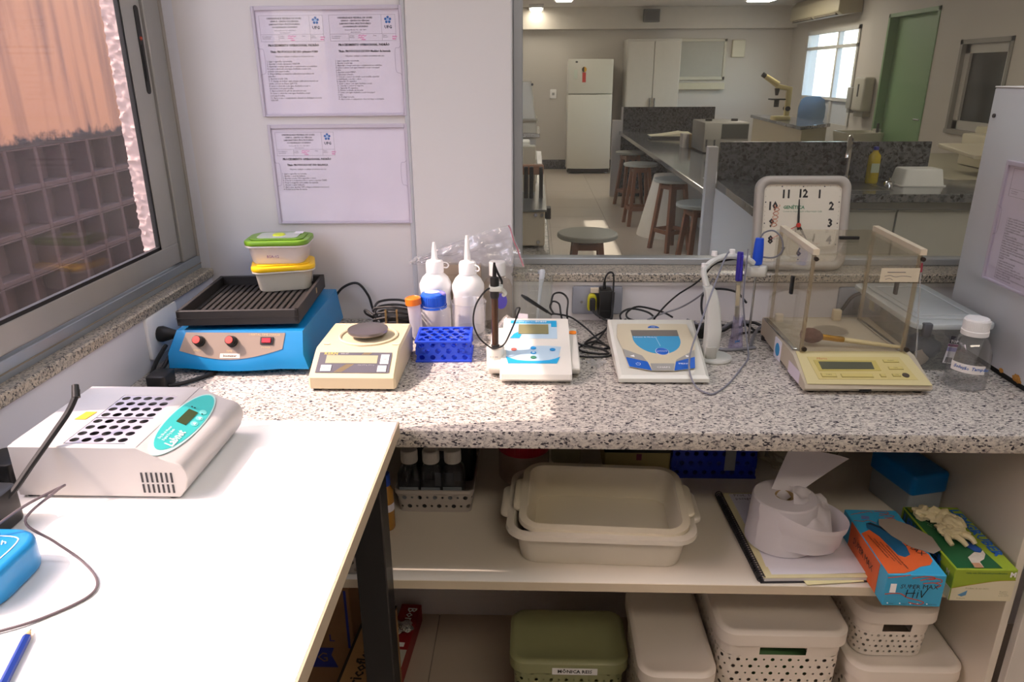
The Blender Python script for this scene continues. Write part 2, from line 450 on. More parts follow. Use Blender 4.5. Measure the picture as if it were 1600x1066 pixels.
# ---- the house next door, seen through the left window
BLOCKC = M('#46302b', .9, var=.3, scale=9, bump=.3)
def neighbour():
    m, nt, b = nodes('stained_render')
    tc = nt.nodes.new('ShaderNodeTexCoord'); mp = nt.nodes.new('ShaderNodeMapping'); mp.inputs['Scale'].default_value = (1, 5, .35)
    n = nt.nodes.new('ShaderNodeTexNoise'); n.inputs['Scale'].default_value = 1.6; n.inputs['Detail'].default_value = 6
    nt.links.new(tc.outputs['Object'], mp.inputs[0]); nt.links.new(mp.outputs[0], n.inputs['Vector'])
    r = nt.nodes.new('ShaderNodeValToRGB'); r.color_ramp.elements[0].position = .40; r.color_ramp.elements[1].position = .56
    r.color_ramp.elements[0].color = lin('#8d6650'); r.color_ramp.elements[1].color = lin('#b5825f')
    nt.links.new(n.outputs[0], r.inputs[0])
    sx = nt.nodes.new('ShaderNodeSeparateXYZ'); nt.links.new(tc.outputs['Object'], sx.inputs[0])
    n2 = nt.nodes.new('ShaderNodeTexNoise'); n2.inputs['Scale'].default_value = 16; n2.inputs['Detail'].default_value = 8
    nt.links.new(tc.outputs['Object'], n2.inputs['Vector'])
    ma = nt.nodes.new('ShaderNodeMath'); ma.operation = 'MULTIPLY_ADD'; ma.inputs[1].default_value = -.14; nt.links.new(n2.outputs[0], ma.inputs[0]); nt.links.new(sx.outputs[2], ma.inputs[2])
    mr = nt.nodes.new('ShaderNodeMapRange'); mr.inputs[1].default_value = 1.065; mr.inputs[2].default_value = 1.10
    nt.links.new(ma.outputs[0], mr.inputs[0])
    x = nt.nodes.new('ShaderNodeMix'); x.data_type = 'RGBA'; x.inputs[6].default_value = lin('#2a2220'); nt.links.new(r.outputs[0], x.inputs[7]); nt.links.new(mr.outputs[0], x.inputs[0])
    nt.links.new(x.outputs[2], b.inputs['Base Color']); b.inputs['Roughness'].default_value = .9
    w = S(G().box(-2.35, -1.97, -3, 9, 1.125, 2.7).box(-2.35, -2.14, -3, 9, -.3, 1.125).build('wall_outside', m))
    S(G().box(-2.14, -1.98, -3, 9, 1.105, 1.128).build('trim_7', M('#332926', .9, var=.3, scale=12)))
    P, H = .25, .228
    g = G()
    g.box(0, .16, 0, .03, 0, H, bev=.004, seg=1); g.box(0, .16, .03, P, 0, .028, bev=.004, seg=1)
    g.box(0, .16, .03, P, H-.012, H-.002, bev=.003, seg=1)
    g.prism([(0, .03), (.085, .03), (.045, P), (0, P)], .028, H-.012)                   # slanted recessed back
    proto = g.build('breeze_block', BLOCKC)
    k = 0
    for i in range(-6, 14):
        for j in range(1, 6):
            o = proto if k == 0 else proto.copy()
            if k: COL.objects.link(o)
            o.parent = w; o.location = (-2.14, 2.12+P*i, 1.105-H*j); k += 1
neighbour()
S(G().box(-30, -.1, -30, 40, -.4, -.3).build('ground', M('#9a9186', .9)))
S(G().box(4.9, 40, -30, 40, -.4, -.3).build('ground_far_side', M('#b5b0a6', .9)))

# ---- partition window to the next room
def inner_window():
    w = S(G().box(.735, .757, .072, .108, 1.02, 2.3, bev=.002, seg=1).box(2.58, 2.6, .072, .108, 1.02, 2.3).box(.735, 2.6, .072, .108, 2.28, 2.3)
          .box(.735, 2.6, .070, .108, 1.02, 1.037, bev=.002, seg=1).build('window_2', M('#a9abac', .35, .45)))
    G().box(.731, .735, .064, .072, 1.02, 2.3).build('window_seal', DKGREY, w)
    G().box(.756, 2.585, .088, .092, 1.036, 2.285).build('pane', clear('#fafbfa', .035, .05, .0, 'partition_glass', '#cfc8bc'), w)
inner_window()

# ================================================================== next room: shell
FW = M('#c3bdb4', .6, var=.04, scale=1.5)
S(G().box(-.1, 4.9, 10.6, 10.75, -.05, 2.5).build('wall_far', FW))
S(G().box(-.09, 4.75, 10.44, 10.6, 2.11, 2.42, bev=.004, seg=1).build('trim_8', M('#c9c2b6', .6)))
XR = 4.75
g = G()
for y0, y1, z0, z1 in ((.12, 4.96, -.05, 2.5), (4.96, 5.73, -.05, .945), (4.96, 5.73, 1.73, 2.5), (5.73, 6.25, -.05, 2.5), (6.25, 7.32, 2.06, 2.5),
                       (7.32, 8.05, -.05, 2.5), (8.05, 9.88, -.05, .83), (8.05, 9.88, 2.02, 2.5), (9.88, 10.75, -.05, 2.5)):
    g.box(XR, XR+.15, y0, y1, z0, z1)
S(g.build('wall_right_next_room', FW))
S(G().box(3.0, 4.9, 0.0, .12, -.05, 2.5).build('wall_front_next_room', FW))
S(G().box(0.01, 2.2, 10.575, 10.6, 0, .15, bev=.003, seg=1).build('baseboard_far', GRAN_DARK))
# green door, recessed, with its frame
GREEN = M('#7f9f74', .5, var=.03, scale=2)
d = S(G().box(XR+.085, XR+.12, 6.27, 7.30, .01, 2.04, bev=.003, seg=1).build('door_1', GREEN))
G().box(XR-.01, XR+.12, 6.23, 6.27, 0, 2.08).box(XR-.01, XR+.12, 7.30, 7.34, 0, 2.08).box(XR-.01, XR+.12, 6.23, 7.34, 2.04, 2.08).build('door_frame', M('#7a9a70', .5), d)
G().cyl((XR+.085, 6.36, 1.0), (XR+.03, 6.36, 1.0), .012).cyl((XR+.035, 6.36, 1.0), (XR+.035, 6.48, 1.0), .009).build('door_handle', STEEL, d)
# bright window on the right wall, four lights
w = S(G().box(XR-.02, XR+.05, 8.05, 8.10, .83, 2.02).box(XR-.02, XR+.05, 9.83, 9.88, .83, 2.02).box(XR-.02, XR+.05, 8.05, 9.88, 1.97, 2.02).box(XR-.02, XR+.05, 8.05, 9.88, 1.12, 1.16)
      .box(XR-.02, XR+.05, 8.05, 9.88, 1.77, 1.81).box(XR-.01, XR+.05, 8.70, 8.76, .83, 1.99).build('window_3', M('#c6c4be', .5)))
G().box(XR+.02, XR+.024, 8.10, 9.83, 1.16, 1.97).build('pane', clear('#ffffff', .02, .06, .0, 'window_glass_far'), w)
G().box(XR+.015, XR+.03, 8.10, 9.83, .83, 1.12).build('lower_panel', M('#c3c7cc', .5), w)
# dark window on the right wall
w = S(G().box(XR+.03, XR+.08, 4.98, 5.06, .96, 1.71).box(XR+.03, XR+.08, 5.63, 5.71, .96, 1.71).box(XR+.03, XR+.08, 4.98, 5.71, .96, 1.04).box(XR+.03, XR+.08, 4.98, 5.71, 1.63, 1.71).build('window_4', M('#b9b5ae', .5)))
G().box(XR+.055, XR+.06, 5.06, 5.63, 1.04, 1.63).build('pane', M('#2a2b2b', .08), w)  # opaque pane; its dark colour stands for the unlit room beyond
G().box(XR-.01, XR+.09, 4.94, 4.98, .92, 1.75).box(XR-.01, XR+.09, 5.71, 5.75, .92, 1.75).box(XR-.01, XR+.09, 4.94, 5.75, 1.71, 1.75).box(XR-.02, XR+.09, 4.94, 5.75, .92, .96).build('window_frame', M('#8f8b84', .6), w)
# outer window band on the left wall of the next room
w = S(G().box(-.06, -.02, 1.0, 5.87, 1.58, 1.60).box(-.06, -.02, 1.0, 5.87, 1.93, 1.95).box(-.06, -.02, 3.4, 3.44, 1.58, 1.95).build('window_5', ALU))
G().box(-.042, -.038, 1.0, 5.87, 1.60, 1.93).build('pane', clear('#ffffff', .01, .05, .0, 'window_glass_far'), w)

# ---- lamps
def ceiling_lamp(x, y, z, L, W, st, label, rz=0, group=None, tint='#fff3e2'):
    t = T('ceiling_light', label, 'lamp', (x, y, z), rz, group)
    G().box(-L/2-.03, L/2+.03, -W/2-.03, W/2+.03, -.05, 0, bev=.006, seg=1).build('lamp_housing', WHITE, t)
    m = M(tint, .5, emit=st, var=0)
    G().rbox(-L/2, L/2, -W/2, W/2, -.062, -.05, r=.03).build('lamp_diffuser', m, t)
ceiling_lamp(.8, 10.15, 2.42, .16, .5, LAMP_FAR*3, 'small rounded ceiling lamp nearest the far left corner of the next room')
ceiling_lamp(1.16, 8.3, 2.42, .2, 1.2, LAMP_FAR*3, 'long ceiling lamp above the fridge aisle in the next room')
ceiling_lamp(3.75, 8.5, 2.42, .3, 1.2, LAMP_FAR*3, 'long ceiling lamp above the far granite bench, cut by the photo top edge')
ceiling_lamp(2.6, 4.2, 2.42, .3, 1.2, LAMP_FAR*3, 'long ceiling lamp over the middle bench of the next room')
ceiling_lamp(3.5, 1.3, 2.42, .3, 1.2, LAMP_FAR*2, 'long ceiling lamp at the near right end of the next room')
ceiling_lamp(1.5, -.75, 2.6, 1.2, .3, FILL_NEAR, 'added unseen fill lamp above the granite countertop', tint='#f0f4ff')  # added fill light, hung out of view to light counter and wall
ceiling_lamp(1.4, -2.4, 2.6, 1.2, .3, FILL_NEAR*1.4, 'added unseen fill lamp of the near room, behind the viewer', tint='#ffeed8')  # second added fill, out of view, softly brightens the shelves

# ================================================================== bench and desk
WM[0] = True
t = T('countertop', 'speckled grey and beige granite countertop running under the partition window', 'countertop', (1.1, -.3, .865))
G().box(0, 2.35, -.602, 0, .865, .9, bev=.004, seg=2).build('granite_slab', GRAN, t)
t = T('desk', 'white laminate desk in the sun with a beige edge and black steel legs', 'desk', (.28, -1.2, 0))
G().box(0.004, .5585, -1.75, -.611, .896, .92, bev=.0008, seg=1).build('desktop', M('#efeeec', .35, var=.02), t)
G().box(.5585, .561, -1.75, -.6105, .896, .9195).build('edge_band', M('#b9a88e', .5), t)
for yy in (-.64, -1.72):
    for x0, x1 in ((.482, .534), (.01, .06)):
        G().box(x0, x1, yy-.03, yy+.02, 0, .896, bev=.002, seg=1).build('leg', M('#151416', .4, var=.15), t)
G().box(.06, .482, -.66, -.63, .846, .896).build('cross_bar', M('#17171a', .4), t)

# ---------------------------------------------------------------- dry block heater
def heat_block():
    t = T('dry_block_heater', 'white dry block heater with a turquoise oval control panel, on the desk', 'lab device', (.2, -.756, .92))
    HB = M('#b8b5b3', .38, var=.02); y0, y1 = -.857, -.655
    nose = [(.2345, .924), (.2345, 1.0), (.2535, 1.0), (.296, .979)]+arc(.296, .957, .022, 90, -20, 7)[1:]+[(.312, .936), (.303, .924)]
    full = [(.078, .924), (.078, 1.0)]+nose[1:]
    g = G().front(full, y0, -.846, bev=.0012, seg=1).front(full, -.689, y1, bev=.0012, seg=1).front(nose, -.8475, -.6875)
    g.box(.0781, .2346, -.8475, -.6875, .9241, .984); g.box(.0781, .149, -.8475, -.6875, .983, .9999)
    g.build('housing', HB, t)
    G().box(.149, .2345, -.846, -.689, .984, .9855).build('well_floor', M('#1c1512', .7), t)
    for k, (a, b) in enumerate(((-.845, -.7685), (-.7665, -.690))):
        G().perf(lambda u, v: (.1495+u, a+v, .9995), .0845, b-a, 5, 4, .0062, seg=16).build('tube_block', M('#b9b0b4', .4, .5), t)
    P = frame((.275, -.756, .9899), (0, 1, 0), (-.0425, 0, .021))
    G().front([(.2535, .9995), (.2545, .9998), (.2545, .998)], y0+.001, y1-.001).build('panel_seam', DKGREY, t)
    decal('panel_halo', ell(-.005, 0, .098, .0232, 40), P, M('#bfe6e2', .45, var=0), t)
    decal('control_panel', ell(0, 0, .088, .0212, 40), P, M('#3fc0bd', .4, var=.03), t, z=.0006)
    decal('display', rect(-.012, .03, -.005, .0095), P, M('#3c4a24', .2), t, t=.0006, z=.0012)
    for x, y in ((.0, -.0125), (.018, -.0125), (.036, -.010)):
        decal('button', ell(x, y, .0065, .005, 16), P, M('#7fd6d2', .4, var=0), t, z=.0012)
    for x in (0, .018):
        decal('button_arrow', [(x-.003, -.0145), (x+.003, -.0145), (x, -.0105)], P, PRINTW, t, z=.0018)
    for x, y in ((.038, .004), (.038, .0085), (.03, -.011)): decal('indicator', ell(x, y, .0013, .0013, 8), P, BLACK, t, z=.0018)
    PT = P
    text('Labnet', .016, PT @ Matrix.Translation((-.072, -.008, 0)), PRINTW, t, z=.0018, bold=.0004)
    text('Dry Block Heater', .0052, PT @ Matrix.Translation((-.066, .009, 0)), PRINTW, t, z=.0018)
    text('Digital Dry Bath', .0052, PT @ Matrix.Translation((-.066, .003, 0)), PRINTW, t, z=.0018)
    decal('yellow_sticker', [(.122, -.775), (.138, -.775), (.141, -.750), (.125, -.750)], FLAT(0, 0, 1.0), M('#e3b21c', .6), t)
    g = G()
    for i in range(7):
        for z0, z1 in ((.947, .962), (.931, .944)): g.box(.2535+i*.0068, .2562+i*.0068, y0-.0006, y0+.002, z0, z1)
    v = g.build('vent_slots', M('#26262c', .6), t)
    for x in (.09, .29):
        for y in (-.845, -.668): G().cyl((x, y, .92), (x, y, .926), .008).build('foot', RUBBER, t)
heat_block()

# ---------------------------------------------------------------- left edge of the desk
t = T('power_adapter', 'black plug-in power adapter with metal pins lying on the desk by the white heater', 'adapter', (.08, -.93, .92))
G().rbox(.035, .118, -.975, -.90, .9205, .972, r=.012, bev=.004).build('adapter_body', BLACK, t)
G().rbox(.05, .098, -.962, -.915, .972, .985, r=.01, bev=.003).build('plug_block', M('#1a1a1c', .5), t)
for dx in (0, .016): G().cyl((.062+dx, -.938, .985), (.060+dx, -.934, 1.012), .0024).build('pin', M('#c9b48a', .25, 1), t)
cable('power_cord', [(.108, -.935, .955), (.118, -.915, .966), (.130, -.886, .99), (.144, -.852, 1.018), (.154, -.83, 1.038), (.160, -.816, 1.056), (.158, -.808, 1.062)], .0042, RUBBER, t)
G().cyl((.1605, -.8165, 1.054), (.156, -.806, 1.068), .0055, .0045).build('strain_relief', BLACK, t)
t = T('power_brick', 'small black transformer against the wall behind the white heater', 'adapter', (.04, -.82, .92))
G().rbox(.012, .06, -.84, -.785, .9205, .96, r=.008, bev=.003).build('transformer_body', BLACK, t)
cable('power_cord', [(.02, -.80, .945), (.012, -.86, .935), (.010, -.9, .926), (.012, -.98, .925)], .004, RUBBER, t)
t = T('vortex_mixer', 'blue rounded desktop device with white print, cut by the photo left edge', 'lab device', (.14, -1.035, .92))
G().rbox(.06, .208, -1.095, -.985, .9205, .962, r=.035, bev=.008, seg=3, n=7).build('housing', M('#1c86c4', .3), t)
P = FLAT(.15, -1.04, .9622)
strokes('white_line', [[(-.02, .035), (.03, .034), (.042, .02), (.042, -.02)]], .0016, P, PRINTW, t)
text('Touch', .013, P @ Matrix.Translation((0, .008, 0)) @ Matrix.Rotation(.5, 4, 'Z'), PRINTW, t)
text('MIXER', .014, P @ Matrix.Translation((0, -.03, 0)) @ Matrix.Rotation(.5, 4, 'Z'), PRINTW, t, bold=.0004)
G().cyl((.145, -1.008, .962), (.145, -1.008, .972), .011, bev=.002).build('knob', BLACK, t)
cable('cord', [(.15, -1.01, .968), (.185, -.985, .99), (.216, -.955, 1.0), (.212, -.966, .998), (.182, -.985, .97), (.215, -.99, .945), (.25, -1.0, .926), (.285, -1.03, .922), (.291, -1.058, .922), (.265, -1.09, .922), (.235, -1.112, .923), (.18, -1.135, .922), (.12, -1.15, .922)], .0017, M('#5c5257', .5), t, n=6)
t = T('pencil', 'dark blue hexagonal pencil lying at the desk front edge', 'pencil', (.26, -1.16, .924))
A, B = Vector((.262, -1.112, .9242)), Vector((.305, -1.26, .9242)); d = (A-B).normalized()
G().cyl(B, A-d*.012, .0042, n=6).build('barrel', M('#1d3a8f', .35), t)
G().cyl(A-d*.012, A-d*.003, .0041, .0012, n=10).build('sharpened_tip', M('#c9a878', .7), t)
G().cyl(A-d*.003, A, .0012, .0003, n=8).build('lead', DKGREY, t)

# ---------------------------------------------------------------- wall plate on the left wall
t = T('wall_outlet', 'white blank outlet plate on the left wall with a black plug in it', 'outlet', (0, -.27, .93))
G().rbox(-.065, .065, -.045, .045, 0, .008, r=.006, bev=.002, mtx=frame((0, -.275, .963), (0, 1, 0), (0, 0, 1))).build('cover_plate', M('#eeeef0', .3), t)
m = frame((.008, -.30, .963), (0, 1, 0), (0, 0, 1))
G().lathe([(0, 0), (.016, 0), (.017, .008), (.010, .03), (.006, .045), (0, .045)], n=16, mtx=m).build('plug', BLACK, t)
cable('power_cord', [(.05, -.30, .963), (.062, -.31, .94), (.058, -.33, .915), (.05, -.36, .907), (.062, -.40, .906), (.06, -.43, .906)], .004, RUBBER, t)
t = T('cable_bundle', 'black power cables bunched on the granite at the left wall corner', 'cable', (.08, -.4, .9))
g = G()
g.tube([(.035, -.33, .95), (.025, -.36, .925), (.03, -.40, .907), (.045, -.435, .905), (.06, -.455, .905)], .0042)
g.tube([(.05, -.34, .94), (.045, -.37, .92), (.045, -.41, .91), (.075, -.44, .905)], .0042)
g.tube([(.07, -.44, .906), (.10, -.425, .905), (.13, -.39, .905), (.145, -.36, .905)], .004)
g.build('cords', RUBBER, t)
G().rbox(.045, .083, -.45, -.40, .9005, .928, r=.008, bev=.003).build('connector_block', BLACK, t)

# ---------------------------------------------------------------- orbital shaker
def shaker():
    t = T('orbital_shaker', 'bright blue orbital shaker with red topped knobs and a black ribbed tray', 'lab device', (.19, -.23, .9))
    BL = M('#1580bd', .3, var=.05, scale=6)
    o = Vector((.19, -.352, .9625)); P = frame(o, (1, 0, 0), (0, .028, .045))
    n = 16
    top, mid, low, bot, back, backlow = [], [], [], [], [], []
    for i in range(n+1):
        u = i/n; x = .0535+(.3265-.0535)*u; xt = .066+(.322-.066)*u
        sag = sin(pi*min(1, max(0, (u-.12)/.70))) if .12 < u < .82 else 0
        v = -.0215-.0165*sag
        top.append(tuple(P @ Vector((xt-.19, .0265, 0)))); mid.append(tuple(P @ Vector((x-.19, v, 0)))); m_ = mid[-1]
        low.append((x+(.010*(u-.9)/.1 if u > .9 else 0), m_[1]-.004, .914-.002*sag)); bot.append((x, -.30, .910))
        back.append((.072+(.312-.072)*u, -.035, .985)); backlow.append((.06+(.322-.06)*u, -.03, .912))
    g = G().loft([backlow, back, top, mid, low, bot], cap=False, closed=False)
    for side in (0, -1):
        b = bmesh.new(); b.faces.new([b.verts.new(r[side]) for r in (backlow, back, top, mid, low, bot)]); g.add(b)
    g.box(.075, .305, -.30, -.05, .908, .914)
    g.build('housing', BL, t, smooth=.45)
    pts = [(-.1136, -.0165)]+[(-.1136+.208*k/12, -.0165-.0195*sin(pi*k/12)+.0045*k/12) for k in range(1, 12)]+[(.0943, -.0115), (.0977, .0215), (-.104, .0215)]
    decal('control_panel', pts, P, M('#8c7b6d', .45), t, z=.0008)
    for x in (-.074, -.008):
        k = G().lathe([(0, .001), (.0115, .001), (.0112, .006), (.0095, .0065), (.0092, .017), (.0080, .018), (0, .018)], n=20, mtx=P @ Matrix.Translation((x, .003, 0))).build('knob', BLACK, t)
        G().lathe([(.0078, .0178), (.0074, .0192), (0, .0195)], n=18, mtx=P @ Matrix.Translation((x, .003, 0))).build('knob_cap', M('#d8453d', .45), k)
    G().box(.0495, .075, -.0025, .0125, .001, .004, mtx=P).build('switch_frame', BLACK, t)
    G().prism([(.053, .0), (.0715, .0), (.0715, .010), (.053, .010)], .004, .007, bev=.001, seg=1, mtx=P).build('rocker_switch', M('#b8202c', .25), t)
    GOLD = M('#c9b184', .5, var=0)
    text('ORBITAL TIME SHAKER', .0062, P @ Matrix.Translation((.056, .0175, 0)), GOLD, t, align='CENTER', z=.0016)
    text('SPEED', .0058, P @ Matrix.Translation((-.078, -.0155, 0)), GOLD, t, align='CENTER', z=.0016)
    text('TIME', .0058, P @ Matrix.Translation((-.012, -.0165, 0)), GOLD, t, align='CENTER', z=.0016)
    text('POWER', .0052, P @ Matrix.Translation((.061, -.0085, 0)), GOLD, t, align='CENTER', z=.0016)
    decal('white_label', rect(-.030, .010, -.0305, -.0215), P, M('#e6dfd4', .6), t, z=.0014)
    text('biomixer', .0075, P @ Matrix.Translation((-.010, -.026, 0)), M('#6a6258', .7, var=0), t, align='CENTER', z=.0024, bold=.0002)
    for x in (.1, .28):
        for y in (-.31, -.08): G().cyl((x, y, .9), (x, y, .91), .014, .011).build('foot', RUBBER, t)
    for x in (.14, .24): G().cyl((x, -.19, .984), (x, -.19, .997), .02).build('drive_post', STEEL, t)
    BK = M('#2b2827', .55, var=.15, scale=30)
    cx, cy = .1815, -.197
    R = Matrix.Translation((cx, cy, 0)) @ Matrix.Rotation(radians(4.3), 4, 'Z')
    g = G(); w, dd = .1205, .137
    g.box(-w, w, -dd, dd, .995, 1.003, bev=.001, seg=1, mtx=R)
    for a in ((-w, w, -dd, -dd+.008), (-w, w, dd-.008, dd), (-w, -w+.008, -dd, dd), (w-.008, w, -dd, dd)): g.box(*a, 1.001, 1.026, bev=.001, seg=1, mtx=R)
    g.box(-w-.001, w+.001, -dd-.0012, -dd, 1.010, 1.011, mtx=R)
    tray = g.build('tray', BK, t)
    for i in range(17):
        x = -w+.014+i*(2*w-.028)/16
        G().box(x-.0045, x+.0045, -dd+.01, dd-.01, 1.003, 1.007, bev=.001, seg=1, mtx=R).build('rib', BK, tray)
    decal('tan_mark', rect(-.012, -.004, 1.008, 1.020), R @ frame((w, .05, 0), (0, 1, 0), (0, 0, 1)), M('#b59c72', .7), tray)
    cable('power_cord', [(.30, -.03, .955), (.325, -.022, .985), (.36, -.018, .995), (.385, -.02, .965), (.395, -.022, .93), (.41, -.025, .905)], .003, RUBBER, t)
shaker()

def food_tub(name, label, cx, cy, z, w, d, h, lid, lidm, rz, bodym):
    t = T(name, label, 'container', (cx, cy, z), rz, 'food containers on the shaker')
    WM[0] = False
    rings = []
    for f, zz in ((.84, 0), (.88, .004), (.97, h-.004), (1.0, h)): rings.append([(x*f, y*f, zz) for x, y in rrect(-w/2, w/2, -d/2, d/2, .022, 6)])
    g = G().loft(rings); g.rbox(-w/2-.004, w/2+.004, -d/2-.004, d/2+.004, h-.003, h, r=.025, n=6)
    g.build('tub', bodym, t)
    g = G().rbox(-w/2-.005, w/2+.005, -d/2-.005, d/2+.005, h, h+.011, r=.026, bev=.003, n=6)
    g.rbox(-w/2+.006, w/2-.006, -d/2+.006, d/2-.006, h+.011, h+.014, r=.02, bev=.002, n=6)
    l = g.build('lid', lidm, t)
    WM[0] = True
    return t, l
WM[0] = True
t, l = food_tub('food_container', 'clear tub with yellow lid, lower of the two on the black tray', .211, -.088, 1.0075, .130, .096, .047, .012, M('#f2c318', .35), radians(17), milky('#f6f0de', .3, .3))
WM[0] = False
R = frame((.0605, -.008, .028), (0, 1, 0), (.12, 0, 1)); decal('white_tape', rect(-.02, .02, -.013, .013), R, PAPER, t, z=.0012)
text('BSA 4', .012, R @ Matrix.Translation((-.016, 0, 0)), M('#4a3a90', .6, var=0), t, z=.003)
WM[0] = True
t, l = food_tub('food_container', 'clear tub with lime green lid, on top of the yellow lidded tub', .206, -.083, 1.069, .132, .096, .042, .012, M('#6d9a24', .35), radians(5), milky('#f1ecee', .3, .3))
WM[0] = False
G().rbox(-.045, .045, -.03, .03, .0555, .0572, r=.012, n=4).build('lid_window', milky('#e9ecef', .4), l)
G().lathe([(0, .0605), (.012, .060), (.015, .057)], n=18).build('lid_valve', M('#c9dd2c', .4), l)
decal('white_sticker', rect(.03, .05, .012, .036), FLAT(0, 0, .0572), PAPER, l)
text('BSA-02', .009, frame((-.02, -.0455, .018), (1, 0, 0), (0, -.12, 1)), M('#7d4aa0', .6, var=0), t, z=.002)
WM[0] = True

# ---------------------------------------------------------------- precision balance with round pan
def kern():
    t = T('precision_balance', 'beige precision balance with a round steel pan, beside the blue shaker', 'balance', (.44, -.34, .9))
    BE = M('#cdbf9f', .42, var=.03)
    prof = [(-.445, .906), (-.445, .928), (-.440, .933), (-.386, .962), (-.375, .966), (-.237, .967), (-.230, .960), (-.230, .906)]
    rings = []
    for x, ins in ((.358, .004), (.362, .0), (.521, .0), (.525, .004)):
        rings.append([(x, y+(ins if y < -.3 else -ins), z-(ins if z > .91 else -ins*.3)) for y, z in prof])
    G().loft(rings).build('housing', BE, t, smooth=.5)
    P = frame((.4415, -.413, .9478), (1, 0, 0), (0, .054, .029)); m = .0006
    decal('control_panel', rect(-.071, .070, -.027, .024), P, M('#5d5c66', .3), t, z=m)
    decal('display', rect(-.056, .044, -.004, .016), P, M('#a3a58b', .15), t, z=m+.0006)
    for x0, x1, y0, y1, s in ((-.062, -.042, -.024, -.009, 'MODE'), (.05, .066, -.006, .018, 'TARE'), (.047, .064, -.025, -.010, 'UNIT')):
        k = decal('button', rect(x0, x1, y0, y1), P, M('#d9d9dc', .4), t, t=.0012, z=m+.0006)
        text(s, .0045, P @ Matrix.Translation(((x0+x1)/2, (y0+y1)/2, .0024)), INK, k, align='CENTER')
    text('KERN', .0092, P @ Matrix.Translation((-.062, .0205, 0)), M('#c3ad55', .4, var=0), t, z=m+.0006, bold=.0002, sx=1.15)
    text('440-47', .0055, P @ Matrix.Translation((-.03, .0205, 0)), M('#a8a8a8', .5, var=0), t, z=m+.0006)
    text('max 2000 g  d=0.1 g', .0038, P @ Matrix.Translation((.008, -.0075, 0)), M('#a8a8a8', .5, var=0), t, z=m+.0006)
    for ln in [[(-.035+.004*k, -.026), (-.013+.004*k, -.006)] for k in range(4)]+[[(.012+.004*k, .018), (.018+.004*k, .023)] for k in range(4)]: strokes('gold_stripe', [ln], .0009, P, M('#b59a45', .4, .4), t, z=.0014)
    c = (.449, -.316, 0)
    G().lathe([(.060, .966), (.060, .9695), (.057, .971), (.0545, .9695), (.0535, .967)], c, n=48).build('pan_ring', M('#d3c6a8', .4), t)
    p = G().lathe([(0, .984), (.038, .984), (.0405, .983), (.041, .979), (.039, .976), (0, .976)], c, n=48).build('weighing_pan', M('#8f8888', .28, .85), t)
    G().cyl((c[0], c[1], .966), (c[0], c[1], .977), .012).build('pan_post', BLACK, p)
    for x in (.37, .51):
        for y in (-.43, -.25): G().cyl((x, y, .9), (x, y, .908), .008).build('foot', RUBBER, t)
    for x, y in ((.377, -.365), (.513, -.365), (.513, -.25), (.38, -.25)): decal('clip_mark', rect(x-.006, x+.006, y-.002, y+.002), FLAT(0, 0, .9668), M('#ece2c8', .4), t, t=.0012)
kern()

t = T('power_adapter', 'black power adapter with cable wound round it, behind the beige balance', 'adapter', (.47, -.1, .9))
G().rbox(.435, .505, -.15, -.085, .9005, .955, r=.012, bev=.005).build('adapter_body', BLACK, t)
g = G()
for k in range(4):
    z = .915+k*.012
    g.tube([(.425, -.155+.004*k, z+.02), (.47, -.162, z+.03), (.512, -.15, z+.02), (.512, -.09, z+.012), (.47, -.075, z+.02), (.426, -.09, z+.02), (.425, -.155, z+.018)], .0028, n=6)
g.tube([(.425, -.15, .955), (.40, -.12, .96), (.395, -.10, .945), (.41, -.08, .925), (.40, -.06, .905)], .0026, n=6)
g.build('wound_cable', RUBBER, t)
for x in (.455, .48): G().box(x-.002, x+.002, -.165, -.16, .935, .975).build('prong', M('#b9a27a', .3, .9), t)

# ---------------------------------------------------------------- blue tube rack
def tube_rack(name, label, loc, rz, w, d, h, nx, ny, r, mat, cat='rack'):
    t = T(name, label, cat, loc, rz); WM[0] = False
    g = G()
    g.perf(lambda u, v: (-w/2+u, -d/2+v, h), w, d, nx, ny, r, stag=True, thick=.002, seg=14)
    g.perf(lambda u, v: (-w/2+u, -d/2+v, h*.5), w, d, nx, ny, r, stag=True, thick=.002, seg=10)
    g.build('top_plate', mat, t)
    for s in (-1, 1):
        G().perf(lambda u, v: (-w/2+u, s*d/2, .004+v), w, h-.004, max(4, int(w/.02)), 3, .0058, stag=True, thick=.002*s, seg=12).build('side_plate', mat, t)
        G().perf(lambda u, v: (s*w/2, -d/2+u, .004+v), d, h-.004, max(3, int(d/.02)), 3, .0058, stag=True, thick=.002*s, seg=12).build('end_plate', mat, t)
    b = G()
    for z in (h-.004, 0.0):
        for a in ((-w/2-.003, w/2+.003, -d/2-.003, -d/2+.002), (-w/2-.003, w/2+.003, d/2-.002, d/2+.003), (-w/2-.003, -w/2+.002, -d/2, d/2), (w/2-.002, w/2+.003, -d/2, d/2)):
            b.box(*a, z, z+.0055, bev=.001, seg=1)
    b.box(-w/2, w/2, -d/2, d/2, 0, .003); b.build('rim', mat, t)
    WM[0] = True
    return t
BLUEP = M('#2148d4', .35)
tube_rack('tube_rack', 'royal blue perforated tube rack standing on the granite by the beige balance', (.596, -.245, .9), radians(2), .112, .088, .046, 5, 5, .0085, BLUEP)

